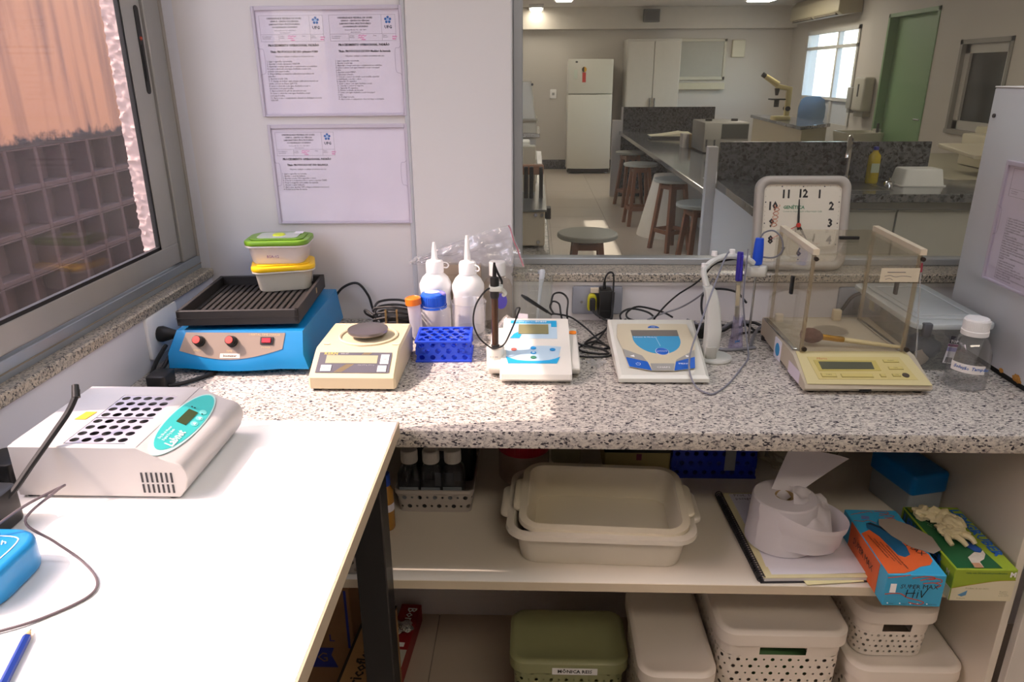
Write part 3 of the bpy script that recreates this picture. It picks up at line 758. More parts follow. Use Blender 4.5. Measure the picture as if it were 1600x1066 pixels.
# ---------------------------------------------------------------- glass and bottles behind the rack
t = T('centrifuge_tube', 'conical centrifuge tube with an orange cap leaning by the blue capped bottle', 'tube', (.527, -.175, .9), 0, None, 0, radians(-4))
WM[0] = False
G().lathe([(0, 0), (.005, .006), (.0135, .022), (.0145, .095)], n=22).build('tube_body', milky('#efeff4', .6, .2), t)
G().lathe([(0, .092), (.0175, .092), (.0175, .106), (.014, .108), (.0125, .1065), (0, .1065)], n=24).build('screw_cap', M('#ef7a1d', .4), t)
t = T('media_bottle', 'square clear bottle with a royal blue screw cap behind the blue rack', 'bottle', (.562, -.152, .9))
rings = [[(x*f, y*f, z) for x, y in rrect(-.036, .036, -.036, .036, .014, 5)] for f, z in ((.9, 0), (1, .005), (1, .06), (.95, .07), (.62, .083), (.58, .085))]
G().loft(rings).build('bottle_body', clear('#fcfbfd', .07, .12, .05, 'clear_bottle'), t)
prof = [(0, .112), (.020, .112), (.026, .1105), (.0275, .108), (.0275, .084), (0, .084)]
c_ = G().lathe(prof, n=40)
for k in range(40):
    a = 2*pi*k/40; c_.box(-.0009, .0009, .0268, .0285, .088, .106, mtx=Matrix.Rotation(a, 4, 'Z'))
c_.build('screw_cap', M('#1f62d8', .4), t); G().lathe([(.0295, .084), (.0295, .078), (.025, .077)], n=30).build('pour_ring', M('#2f6ede', .4), t)
decal('cap_label', ell(-.003, .003, .017, .012, 20), FLAT(0, 0, .112), PAPER, t)
G().rbox(-.004, .004, -.012, .012, .1125, .116, r=.0035, mtx=Matrix.Translation((.022, -.012, 0)) @ Matrix.Rotation(.5, 4, 'Z')).build('violet_clip', M('#8f84d8', .35), t)
def squeeze(label, loc, h, rz, tip):
    t = T('squeeze_bottle', label, 'bottle', loc, rz, 'white squeeze bottles')
    sh = [(0, 0), (.0345, 0), (.037, .004), (.0362, .05), (.0345, .088), (.0372, .102), (.037, .112), (.030, .126), (.019, .137), (.0185, .141)]
    G().lathe(sh, n=32).build('bottle_body', milky('#fbfaf8', .2, .4), t)
    q = G().lathe([(.0205, .139), (.0205, .160), (.018, .166), (.010, .168), (.0075, .171), (.0048, tip-.01), (.003, tip), (0, tip)], n=24)
    q.build('nozzle_cap', milky('#fcfbfa', .2, .4), t)
    g = G(); g.tube([(.02, 0, .160), (.028, 0, .158), (.032, 0, .152), (.028, 0, .147), (.021, 0, .148)], .0017, n=6); g.build('cap_strap', milky('#fcfbfa', .2, .4), t)
    return t
squeeze('white squeeze bottle with the shorter nozzle, left of the two', (.557, -.074, .9), .14, .3, .208)
squeeze('white squeeze bottle with the taller nozzle, right of the two', (.634, -.085, .9), .14, -.5, .226)
t = T('reagent_bottle', 'clear bottle with white cap and violet round label beside the squeeze bottles', 'bottle', (.70, -.05, .9))
G().lathe([(0, 0), (.033, 0), (.035, .004), (.035, .098), (.028, .114), (.017, .122), (.017, .128)], n=30).build('bottle_body', clear('#fbf8f4', .16, .12, .08, 'hazy_bottle', '#e8ded0'), t)
G().lathe([(0, .158), (.018, .158), (.0195, .156), (.0195, .126), (0, .126)], n=30).build('screw_cap', milky('#f2f1ee', .2, .4), t)
decal('violet_label', ell(0, 0, .014, .019, 24), frame((.010, -.0348, .072), (1, .1, 0), (0, 0, 1)), M('#5a50b4', .5), t)
t = T('small_vial', 'hazy plastic dropper with a white cap tilted in front of the white capped bottle', 'vial', (.690, -.16, .9), 0, None, radians(-8), radians(38))
G().lathe([(0, 0), (.011, .002), (.012, .06), (.009, .07)], n=18).build('vial_body', clear('#fbf8f4', .25, .12, .1, 'hazy_vial'), t)
t = T('beaker', 'clear low glass beaker standing behind the blue rack', 'beaker', (.642, -.166, .9))
G().lathe([(0, .002), (.034, .002), (.0375, .006), (.0375, .093), (.040, .096), (.0385, .0965), (.0365, .093), (.0365, .007), (0, .004)], n=36).build('glass_wall', clear('#fefeff', .03, .16, .02, 'beaker_glass'), t)
G().lathe([(.0366, .032), (.0366, .0325), (0, .0325)], n=36).build('water_line', clear('#fafdfd', .04, .18, .02, 'water_surface'), t)
strokes('graduation', [ell(-.018, 0, .002, .002, 12)+[(-.016, 0)]], .0006, frame((-.0, -.0377, .075), (1, 0, 0), (0, 0, 1)), INKL, t)
t = T('beaker', 'tall clear graduated beaker holding a plastic pipette, under the granite sill', 'beaker', (.783, -.055, .9))
G().lathe([(0, .002), (.042, .002), (.046, .006), (.0475, .125), (.051, .129), (.049, .1295), (.0465, .125), (.045, .007), (0, .004)], n=36).build('glass_wall', clear('#fdfefc', .03, .15, .03, 'plastic_beaker'), t)
g = G()
for k in range(5): g.box(-.006, .006 if k % 2 else .012, -.0478, -.0472, .03+.018*k, .0306+.018*k)
g.build('graduation', M('#cfd3cc', .5), t)
decal('paper_label', rect(-.012, .012, -.014, .014), frame((-.022, -.043, .032), (1, -.3, 0), (0, 0, 1)), PAPER, t)
t = T('transfer_pipette', 'milky plastic dropper pipette standing in the tall beaker', 'pipette', (.792, -.052, .906), 0, None, 0, radians(6))
G().lathe([(0, 0), (.0018, .002), (.003, .05), (.0042, .085), (.0042, .1), (.0062, .108), (.0066, .128), (.0045, .134), (0, .135)], n=14).build('pipette_body', milky('#e9eef2', .6, .3), t)
WM[0] = True
# zip bag draped over the squeeze bottles
def zip_bag():
    from mathutils import noise
    t = T('zip_bag', 'crumpled clear zip bag with a red seal lying across the squeeze bottle caps', 'bag', (.64, -.045, 1.05))
    def f(u, v):
        x = .515+.215*u; zt = 1.062+.085*u*(1.15-.25*u); zb = 1.052-.006*u
        z = zb+(zt-zb)*v+.006*noise.noise(Vector((u*5, v*4, 1)))+.004*noise.noise(Vector((u*14, v*10, 2)))
        return (x+.035*u*(1-v)*1.0-.02*(1-v)*(1-u), -.022-.016*(1-v)+.006*noise.noise(Vector((u*7, v*5, 7)))+.005*noise.noise(Vector((u*16, v*12, 3))), z)
    g = G().grid(f, 40, 18); g.grid(lambda u, v: (f(u, v)[0], f(u, v)[1]-.006-.006*noise.noise(Vector((u*6, v*6, 9))), f(u, v)[2]-.003), 40, 18)
    g.build('bag_film', clear('#fbfafc', .22, .30, .12, 'bag_film'), t, smooth=1.2)
    G().tube([Vector(f(1.0, v/8))+Vector((-.004, -.010, 0)) for v in range(9)], .0013, n=6, sub=3).build('red_seal', M('#b86a78', .5), t)
    G().tube([Vector(f(.0, v/6))+Vector((0, -.006, 0)) for v in range(7)], .004, n=8, sub=3).build('rolled_end', clear('#ffffff', .35, .35, .1, 'bag_film_roll'), t)
zip_bag()
t = T('cardboard_box', 'plain brown cardboard carton standing behind the squeeze bottles', 'box', (.62, -.027, .9))
G().box(.545, .66, -.032, -.014, .9, 1.046, bev=.001, seg=1).build('carton', M('#b5a594', .8), t)
G().box(.55, .655, -.0325, -.031, 1.02, 1.0205).build('flap_edge', M('#8f7c66', .8), t)

# ---------------------------------------------------------------- pH meter with electrode
def ph_meter():
    t = T('ph_meter', 'white pH meter with turquoise trim and an electrode standing in its side cup', 'lab meter', (.785, -.3, .9))
    W_ = M('#e4e2da', .35, var=.02); CY = M('#2aa6dd', .35, var=.03); PB = M('#b8d3e6', .35, var=.03)
    prof = [(-.398, .904), (-.408, .912), (-.406, .922), (-.372, .931), (-.19, .9645), (-.181, .961), (-.180, .904)]
    rings = [[(x, y+i*(1 if y < -.3 else -1), z) for y, z in prof] for x, i in ((.7205, .003), (.7235, 0), (.8575, 0), (.8605, .003))]
    G().loft(rings).build('housing', W_, t, smooth=.5)
    g = G(); wp = [(-.372, .912), (-.378, .922), (-.365, .930), (-.21, .950), (-.202, .944), (-.2, .906), (-.36, .904)]
    g.side(wp, .860, .878, bev=.002, seg=1); g.side(wp, .696, .7215, bev=.002, seg=1); g.build('side_wing', M('#d9d7cf', .35, var=.02), t)
    P = frame((.79, -.28, .9472), (1, 0, 0), (0, .175, .0322))
    decal('top_panel', [(-.054, .080), (-.054, .004), (.045, .004), (.045, .080)][::-1], P, PB, t, z=.001)
    decal('blue_band', rect(-.054, .045, .068, .080), P, CY, t, z=.0016); decal('blue_block', rect(.033, .045, .053, .069), P, CY, t, z=.0016)
    decal('cyan_wave', [(-.0535, .0045), (-.034, .0045), (-.030, .018), (-.0365, .031), (-.046, .022)], P, CY, t, z=.0016)
    decal('display', rect(-.0365, .027, .0215, .0615), P, M('#8a8866', .15), t, t=.001, z=.002)
    text('Digital pH meter', .0075, P @ Matrix.Translation((-.044, .0742, 0)), PRINTW, t, z=.0024)
    text('P1800', .0095, P @ Matrix.Translation((.0, .0742, 0)), PRINTW, t, z=.0024, bold=.0002)
    pts = [(-.0626, -.0306), (-.0342, -.0262), (.0243, -.0258), (.0517, -.0292), (.0416, -.0937), (-.0544, -.0945)]
    decal('keypad', pts[::-1], P, PB, t, z=.001)
    cr = [(-.0595, -.0682), (-.048, -.076), (-.0365, -.0822), (-.02, -.0848), (-.0039, -.0855), (.012, -.0845), (.0269, -.0814), (.039, -.076), (.0489, -.0684), (.0416, -.0937), (-.0544, -.0945)]
    decal('cyan_crescent', cr[::-1], P, CY, t, z=.0016)
    for (x, y), c in zip(((-.0442, -.042), (-.0046, -.0365), (-.0045, -.0545), (-.0045, -.0725), (.0343, -.042)), ('#d9665c', '#2a8fd0', '#2a8fd0', '#3b7d62', '#2a8fd0')):
        b = decal('button', ell(x, y, .0058, .0052, 18), P, M(c, .4, var=0), t, t=.001, z=.002)
        if y == -.0545: decal('button_centre', ell(x, y, .0032, .0026, 14), P, M('#cfe2ee', .4, var=0), b, z=.0031)
    decal('orange_button', rrect(.861, .877, -.244, -.229, .006), FLAT(0, 0, .947) @ Matrix.Rotation(.12, 4, 'X') if False else frame((0, 0, .9797), (1, 0, 0), (0, 1, .139)), M('#f08a24', .4), t, t=.001, z=.0006)
    # electrode cup and electrode
    c = (.709, -.337)
    cup = G().lathe([(0, .904), (.0175, .904), (.018, .91), (.018, .952), (.0165, .9535), (.009, .9535), (0, .9535)], (c[0], c[1], 0), 28).build('electrode_cup', M('#e2dfd6', .4), t)
    for k, s in enumerate(('KCl 3M', 'pH 7.0')): text(s, .0052, frame((c[0]-.010, c[1]-.0182, .938-.008*k), (1, -.1, 0), (0, 0, 1)), INKL, cup)
    e = G().lathe([(0, .95), (.0068, .95), (.0068, 1.058)], (c[0], c[1], 0), 18).build('electrode', M('#4a3324', .2, var=.2, scale=40), t)
    G().lathe([(0, 1.098), (.006, 1.098), (.0088, 1.096), (.009, 1.06), (.0075, 1.055), (0, 1.055)], (c[0], c[1], 0), 20).build('electrode_cap', BLACK, e)
    G().lathe([(.0042, 1.096), (.0036, 1.112), (.0022, 1.126), (0, 1.127)], (c[0], c[1], 0), 12).build('cap_boot', BLACK, e)
    G().lathe([(.008, .9535), (.0085, .957), (.0068, .958)], (c[0], c[1], 0), 18).build('seal_ring', RUBBER, e)
    x, y = c
    cable('electrode_cable', [(x, y, 1.122), (x+.006, y+.004, 1.105), (x+.014, y+.01, 1.085), (x+.010, y+.02, 1.07)], .0022, RUBBER, t, n=6)
    cable('loop_cable', [(x-.004, y-.004, 1.078), (x-.018, y-.012, 1.072), (x-.036, y-.014, 1.045), (x-.042, y-.014, 1.01), (x-.033, y-.014, .98), (x-.015, y-.014, .961), (x, y-.018, .956), (x+.018, y-.01, .962), (x+.032, y+.01, .985), (x+.043, y+.06, 1.0), (x+.047, y+.10, 1.003), (x+.038, y+.13, .99), (x+.036, y+.16, .96)], .0018, RUBBER, t, n=6)
    g = G(); g.tube([(x+.008, y+.004, 1.074), (x+.016, y+.010, 1.068), (x+.020, y+.016, 1.060), (x+.016, y+.022, 1.054)], .004, n=8); g.rbox(x-.011, x+.016, y-.010, y+.016, 1.070, 1.080, r=.006, bev=.002)
    g.build('electrode_arm', milky('#e3e6de', .3), t)
    # temperature probe lying over the back edge
    g = G(); a, b = Vector((.768, -.178, 1.008)), Vector((.816, -.172, .974)); d = (b-a).normalized()
    g.cyl(a, b, .0045, .0035, n=12); g.cyl(a-d*.012, a, .002, .0042, n=10); g.cyl(b, b+d*.012, .0025, .002, n=10)
    p = g.build('temperature_probe', BLACK, t)
    cable('probe_cable', [b+d*.01, (.835, -.168, .968), (.868, -.16, .958), (.90, -.17, .938), (.93, -.19, .915), (.955, -.225, .905), (.948, -.255, .9035), (.91, -.262, .903), (.882, -.258, .903)], .0022, RUBBER, t, n=6)
    cable('loose_loop', [(.83, -.165, .968), (.822, -.155, .98), (.828, -.145, .99), (.842, -.148, .985), (.846, -.16, .966), (.85, -.17, .95)], .0022, RUBBER, t, n=6)
    cable('loose_loop', [(.824, -.15, .985), (.83, -.13, 1.002), (.848, -.125, 1.004), (.862, -.13, .99), (.86, -.15, .965), (.862, -.165, .945)], .0022, RUBBER, t, n=6)
    cable('power_cable', [(.866, -.19, .925), (.89, -.20, .908), (.935, -.21, .903), (.95, -.20, .903), (.92, -.17, .904), (.885, -.21, .904), (.90, -.235, .903), (.945, -.245, .904), (.935, -.225, .906), (.90, -.19, .906), (.925, -.14, .906), (.955, -.10, .912), (.972, -.05, .935), (.976, -.035, .98)], .0022, RUBBER, t, n=6)
ph_meter()
t = T('film_scrap', 'clear crumpled film scrap on the granite right of the pH meter', 'film', (.915, -.30, .9))
def f_(u, v):
    a = 2*pi*u; r = .018*v*(1+.25*sin(3*a)+.1*sin(7*a))
    return (.917+r*cos(a), -.295+r*1.2*sin(a), .9008+.004*v*abs(sin(4*a+v*3)))
G().grid(f_, 36, 5).build('film', clear('#ffffff', .35, .4, .1, 'film_scrap'), t, smooth=1)

# ---------------------------------------------------------------- wall outlets
def outlet(x0, x1, z0, z1, label):
    t = T('wall_outlet', label, 'outlet', ((x0+x1)/2, 0, (z0+z1)/2))
    GP = M('#8b8d95', .4, var=.02)
    G().rbox(-(x1-x0)/2, (x1-x0)/2, -(z1-z0)/2, (z1-z0)/2, 0, .007, r=.005, bev=.0025, mtx=FRONT((x0+x1)/2, -.0, (z0+z1)/2)).build('cover_plate', GP, t)
    for s in (-.36, .36): G().lathe([(0, .0085), (.003, .008), (.0034, .007)], n=12, mtx=FRONT((x0+x1)/2+s*(x1-x0)*.86, 0, (z0+z1)/2-.004)).build('screw', STEEL, t)
    G().rbox(-.018, .018, -.02, .02, .0065, .0085, r=.004, mtx=FRONT((x0+x1)/2, 0, (z0+z1)/2)).build('socket_insert', M('#7e8088', .4), t)
    return t
def plug(x, z, label):
    t = T('power_plug', label, 'plug', (x, -.03, z))
    h = [(-.009, -.020), (.009, -.020), (.011, -.014), (.011, .012), (.005, .021), (-.005, .021), (-.011, .012), (-.011, -.014)]
    G().prism(h, .0085, .026, bev=.002, seg=1, mtx=FRONT(x, 0, z)).build('yellow_collar', M('#c6c02c', .45), t)
    G().rbox(-.0065, .0065, -.016, .014, .026, .042, r=.004, bev=.0015, mtx=FRONT(x, 0, z)).build('plug_body', M('#1d1d20', .5), t)
    return t
outlet(.879, 1.0, .916, .986, 'grey outlet plate under the sill between the two meters')
t = plug(.926, .950, 'black plug with yellow collar in the outlet between the two meters')
G().box(.922, .942, -.02, -.0088, .9735, .984).build('paper_tag', M('#cfc3ab', .8), t)
cable('cord', [(.926, -.045, .938), (.935, -.055, .93), (.96, -.07, .92), (.985, -.09, .921), (.997, -.11, .937)], .0026, RUBBER, t, n=6)
t = T('power_adapter', 'tall black adapter plugged into the outlet between the two meters', 'adapter', (.956, -.03, .96))
G().rbox(.941, .971, -.048, -.0088, .917, .987, r=.004, bev=.003).build('adapter_body', BLACK, t)
G().box(.945, .967, -.0486, -.0478, .937, .938).build('seam', DKGREY, t)
cable('cord', [(.953, -.03, .985), (.953, -.031, 1.005), (.956, -.034, 1.02), (.964, -.036, 1.029), (.972, -.037, 1.025), (.9735, -.039, 1.005), (.972, -.05, .97), (.9715, -.06, .945), (.965, -.09, .925), (.935, -.15, .907), (.915, -.19, .904)], .0022, RUBBER, t, n=6)
G().cyl((.953, -.03, .985), (.953, -.031, 1.005), .0042, .003).build('strain_relief', BLACK, t)
outlet(1.515, 1.625, .916, .986, 'grey outlet plate seen through the clear balance shield')
t = plug(1.60, .952, 'black plug with yellow collar in the outlet behind the clear shield')
cable('cord', [(1.60, -.045, .94), (1.59, -.07, .97), (1.56, -.075, .995), (1.52, -.075, .985), (1.50, -.07, .95), (1.48, -.06, .92), (1.44, -.06, .906), (1.36, -.06, .905)], .0042, M('#2c2d33', .5), t)

# ---------------------------------------------------------------- second meter with blue keys
def bench_meter():
    t = T('bench_meter', 'cream wedge-shaped bench meter with a blue half-round window and blue keys', 'lab meter', (1.04, -.26, .9))
    BD = M('#d6d6cc', .35, var=.02); CRM = M('#cfc6ac', .35, var=.02); BLU = M('#155fc4', .35, var=.03); GR = M('#9b9b97', .4, var=.02)
    lo = [(.951, -.400), (1.126, -.398), (1.147, -.128), (.953, -.130)]
    def ring(z, ins, lf=0): return [(x+(ins if k in (0, 3) else -ins), y+(ins if k < 2 else -ins), z+(lf if k > 1 else 0)) for k, (x, y) in enumerate(lo)]
    G().loft([ring(.9035, .004), ring(.9045, 0), ring(.912, 0, .030), ring(.9175, .006, .0275)]).build('housing', BD, t, smooth=.4)
    P = frame((1.042, -.26, .9333), (1, 0, 0), (0, .25, .026)); z = .0012
    dec = lambda n, p, m, dz=0, tt=.0005: decal(n, p[::-1], P, m, t, z=z+dz, t=tt)
    cream = [(-.071, .0934)]+[(-.06+.012*k, .0965) for k in range(12)]+[(.0823, .0953), (.082, .0), (.0747, -.0388), (.0608, -.1121), (.0176, -.1232), (-.0249, -.1238), (-.0671, -.107), (-.072, -.03), (-.078, .03)]
    dec('face_panel', cream, CRM)
    dec('key_left', [(-.0715, -.0293), (-.0361, -.0593), (-.0294, -.085), (-.070, -.0645)], GR, .0006)
    dec('key_power', [(-.0696, -.0664), (-.0285, -.0868), (-.0249, -.1230), (-.0671, -.1065)], BLU, .0006)
    dec('key_centre', [(-.0242, -.0937), (.024, -.093), (.0172, -.1228), (-.0243, -.1232)], GR, .0006)
    dec('key_menu', [(.0278, -.0855), (.0693, -.0644), (.0608, -.1117), (.0182, -.1228)], BLU, .0006)
    dec('key_right', [(.0305, -.0768), (.0748, -.0320), (.0700, -.0625), (.0283, -.0838)], GR, .0006)
    dec('display', [(-.045, .0617), (.0555, .063), (.0543, .0326), (-.0449, .0312)], M('#6e6a66', .08, var=.1), .0006)
    semi = [(-.0449, .0312), (.0543, .0326)]+[(.0045+.05*cos(a), .022+.073*sin(a)) for a in [radians(-5-170*k/16) for k in range(17)]]
    dec('blue_window', semi, M('#3f9ccd', .2, var=.12, scale=9), .0006)
    dec('mode_key_ring', ell(.0073, -.0415, .0138, .0165, 28)[::-1], PRINTW, .0012)
    dec('mode_key', ell(.0073, -.0415, .0128, .0152, 28)[::-1], BLU, .0018)
    text('pH/mV', .0075, P @ Matrix.Translation((.0073, -.0415, 0)), PRINTW, t, align='CENTER', z=.0036)
    text('Sistema de Medição', .0062, P @ Matrix.Translation((-.0425, .0265, 0)), PRINTW, t, z=.0024)
    strokes('needle_mark', [[(.004, .024), (.0075, -.016)]], .0012, P, M('#9fd0ea', .4), t, z=.0026)
    cap = [(-.006, .074)]+[(.0065+.0125*cos(a), .074+.012*sin(a)) for a in [radians(180-180*k/12) for k in range(13)]]
    dec('blue_emblem', cap[1:], M('#2a62b4', .4), .0006); text('ME', .0062, P @ Matrix.Translation((.0065, .0785, 0)), PRINTW, t, align='CENTER', z=.0024)
    text('CHAPS', .0088, P @ Matrix.Translation((-.0005, -.110, 0)), PRINTW, t, align='CENTER', z=.0024)
    text('MENU', .0082, P @ Matrix.Translation((.043, -.094, 0)), PRINTW, t, align='CENTER', z=.0024)
    for a, b in (((-.056, -.0625), -1), ((.056, -.062), 1)):
        dec('arrow', [(a[0]-.004*b, a[1]-.005), (a[0]-.004*b, a[1]+.005), (a[0]+.005*b, a[1])][::b], PRINTW, .0012)
    o = [(-.0484+.0042*cos(radians(a)), -.0965+.0055*sin(radians(a))) for a in range(120, 421, 20)]
    strokes('power_symbol', [o, [(-.0484, -.090), (-.0484, -.0955)]], .0009, P, PRINTW, t, z=.0026)
    for x in (.965, 1.11):
        for y in (-.385, -.15): G().cyl((x, y, .9), (x, y, .905), .008).build('foot', RUBBER, t)
    cable('cord', [(.99, -.125, .93), (.985, -.10, .945), (1.01, -.085, .955), (1.05, -.09, .948), (1.062, -.11, .937), (1.03, -.12, .936), (1.0, -.125, .945), (1.0, -.11, .955), (1.03, -.075, .957), (1.08, -.09, .95), (1.10, -.125, .948)], .0024, RUBBER, t, n=6)
    cable('sensor_cable', [(1.06, -.125, .945), (1.085, -.10, .965), (1.11, -.12, 1.0), (1.135, -.16, 1.035), (1.147, -.19, 1.062), (1.17, -.18, 1.085), (1.21, -.172, 1.094), (1.24, -.17, 1.09)], .0021, RUBBER, t, n=6)
    cable('sensor_cable', [(1.045, -.12, .94), (1.08, -.11, .952), (1.12, -.13, .975), (1.15, -.18, 1.02), (1.165, -.2, 1.06)], .002, M('#77777c', .5), t, n=6)
bench_meter()

# ---------------------------------------------------------------- electrode stand with its arm
def stand():
    t = T('electrode_stand', 'light grey electrode stand with a curved upright and a thin folding arm', 'stand', (1.155, -.27, .9))
    LG = M('#bfc0ba', .4, var=.02)
    G().lathe([(0, .9), (.040, .9), (.042, .904), (.040, .908), (0, .909)], (1.166, -.262, 0), 36, sx=.88, sy=.85).build('base_disc', LG, t)
    sec = [(1.150, -.262, .908, .012, .015), (1.158, -.262, .93, .0145, .018), (1.160, -.255, .97, .0155, .018), (1.158, -.245, 1.01, .0135, .016), (1.151, -.238, 1.045, .012, .014), (1.146, -.236, 1.052, .010, .012)]
    G().loft([[(x+w*a, y+d*b, z) for a, b in rrect(-1, 1, -1, 1, .35, 3)] for x, y, z, w, d in sec]).build('upright', LG, t, smooth=.7)
    G().rbox(1.144, 1.166, -.283, -.262, .908, .934, r=.004, bev=.002).build('collar', M('#a4a49c', .45), t)
    J = [(1.146, -.232, 1.05), (1.140, -.215, 1.078), (1.150, -.205, 1.088)]
    g = G(); g.tube(J, .0065, n=10); g.build('lower_joint', LG, t)
    g = G()
    g.tube([(1.146, -.205, 1.086), (1.17, -.192, 1.099), (1.20, -.18, 1.103), (1.235, -.175, 1.096), (1.255, -.17, 1.085)], .0065, n=10); g.build('folding_arm', M('#cfd0cc', .35), t)
    for p in ((1.165, -.19, 1.112), (1.205, -.178, 1.113), (1.142, -.208, 1.09)):
        G().lathe([(0, .004), (.006, .0035), (.007, -.006)], p, 14).build('joint_cap', WHITE, t)
    hx = [(1.262+.0245*cos(radians(a)), -.17+.021*sin(radians(a))) for a in (0, 50, 130, 180, 230, 310)]
    G().prism(hx, 1.058, 1.08, bev=.002, seg=1).build('holder_head', M('#d4d3cb', .4), t)
    G().lathe([(.0085, 1.0805), (.0105, 1.0805)], (1.256, -.178, 0), 20).build('holder_hole', M('#9d9c96', .6), t)
stand()
t = T('blue_probe', 'cobalt blue probe with steel rod held in the stand head', 'probe', (1.264, -.165, .92))
G().lathe([(0, .90), (.0012, .905), (.0026, .925), (.0026, 1.08)], (1.264, -.165, 0), 12).build('steel_rod', STEEL, t)
G().lathe([(.0075, 1.0805), (.0105, 1.083), (.0112, 1.10), (.0098, 1.125), (.0085, 1.138), (0, 1.139)], (1.264, -.165, 0), 20).build('handle', M('#1a4fd0', .3), t)
cable('cable', [(1.264, -.165, 1.137), (1.272, -.165, 1.15), (1.29, -.17, 1.155), (1.305, -.18, 1.14), (1.307, -.185, 1.115), (1.293, -.18, 1.1), (1.272, -.165, 1.098), (1.255, -.155, 1.102)], .0019, M('#6f7076', .45), t, n=6)
t = T('glass_electrode', 'glass electrode with a violet cap standing in a clear flared tube', 'probe', (1.225, -.192, .9))
a, b = Vector((1.226, -.197, .912)), Vector((1.219, -.2, 1.055)); d = (b-a).normalized()
G().cyl(a, b, .0056, n=16).build('glass_stem', clear('#fbf9f4', .2, .2, .05, 'electrode_glass', '#d9d2bf'), t)
G().cyl(a+d*.055, a+d*.085, .0035, n=12).build('inner_element', M('#8d8f8a', .5), t)
G().cyl(a+d*.088, b-d*.01, .004, n=12).build('inner_tape', M('#d8cdb2', .6), t)
k = G().cyl(b, b+d*.062, .0078, .0062, n=18, bev=.001).build('violet_cap', M('#2e2590', .35), t)
G().box(-.002, .002, -.0095, -.0065, .005, .055, mtx=Matrix.Translation(b)).build('pocket_clip', M('#332aa0', .35), k)
v = Vector((1.2275, -.197, .9))
G().lathe([(0, .9005), (.0155, .9005), (.0165, .903), (.0145, .915), (.0115, .935), (.0125, .945), (.0108, .95), (.0108, .975)], (v.x, v.y, 0), 24).build('soaking_tube', clear('#f0eefe', .18, .25, .06, 'violet_tube', '#c4c0f0'), t)
text('pH', .008, frame((v.x-.006, v.y-.0135, .922), (1, 0, 0), (0, 0, 1)), M('#2a6fb0', .6, var=0), t, bold=.0003)
G().cyl((1.2305, -.203, .955), (1.2295, -.206, 1.1), .0022, n=8).build('white_rod', M('#d8d8dc', .4), t)
t = T('grey_cable', 'long grey sensor cable looping over the bench meter onto the granite', 'cable', (1.12, -.35, .9))
G().tube([(1.205, -.178, 1.113), (1.19, -.19, 1.105), (1.15, -.27, 1.06), (1.115, -.33, 1.0), (1.093, -.365, .955), (1.088, -.39, .926), (1.095, -.418, .906), (1.108, -.440, .9025), (1.125, -.445, .9022), (1.165, -.395, .9022), (1.21, -.315, .9022), (1.238, -.262, .903), (1.243, -.235, .915), (1.238, -.215, .96), (1.230, -.208, 1.02), (1.229, -.209, 1.09), (1.2295, -.207, 1.125)], .0019, n=6).build('cord', M('#7c7d88', .45), t)
t = T('cable_bundle', 'tangle of black and grey cables on the granite behind the electrode stand', 'cable', (1.2, -.08, .9))
g = G()
g.tube([(1.15, -.10, .905), (1.20, -.07, .912), (1.26, -.08, .91), (1.30, -.07, .918), (1.33, -.09, .905)], .0035)
g.tube([(1.165, -.085, .91), (1.22, -.10, .906), (1.27, -.06, .916), (1.30, -.10, .906)], .003)
g.tube([(1.235, -.14, .904), (1.26, -.11, .904), (1.31, -.10, .906)], .003)
g.build('black_cords', RUBBER, t)
g = G(); g.tube([(1.21, -.11, .905), (1.185, -.06, .93), (1.182, -.045, .97), (1.195, -.04, .985), (1.225, -.03, .988), (1.265, -.03, .98), (1.29, -.035, .955)], .0027); g.build('standing_loop', RUBBER, t)
g = G(); g.tube([(1.14, -.09, .93), (1.20, -.12, .916), (1.25, -.09, .926), (1.29, -.08, .922)], .004); g.tube([(1.16, -.2, .9035), (1.21, -.215, .9035), (1.27, -.2, .9035)], .0038)
g.build('grey_cords', M('#73737a', .5), t)
G().rbox(1.15, 1.205, -.135, -.095, .9005, .925, r=.006, bev=.003).build('connector_block', BLACK, t)

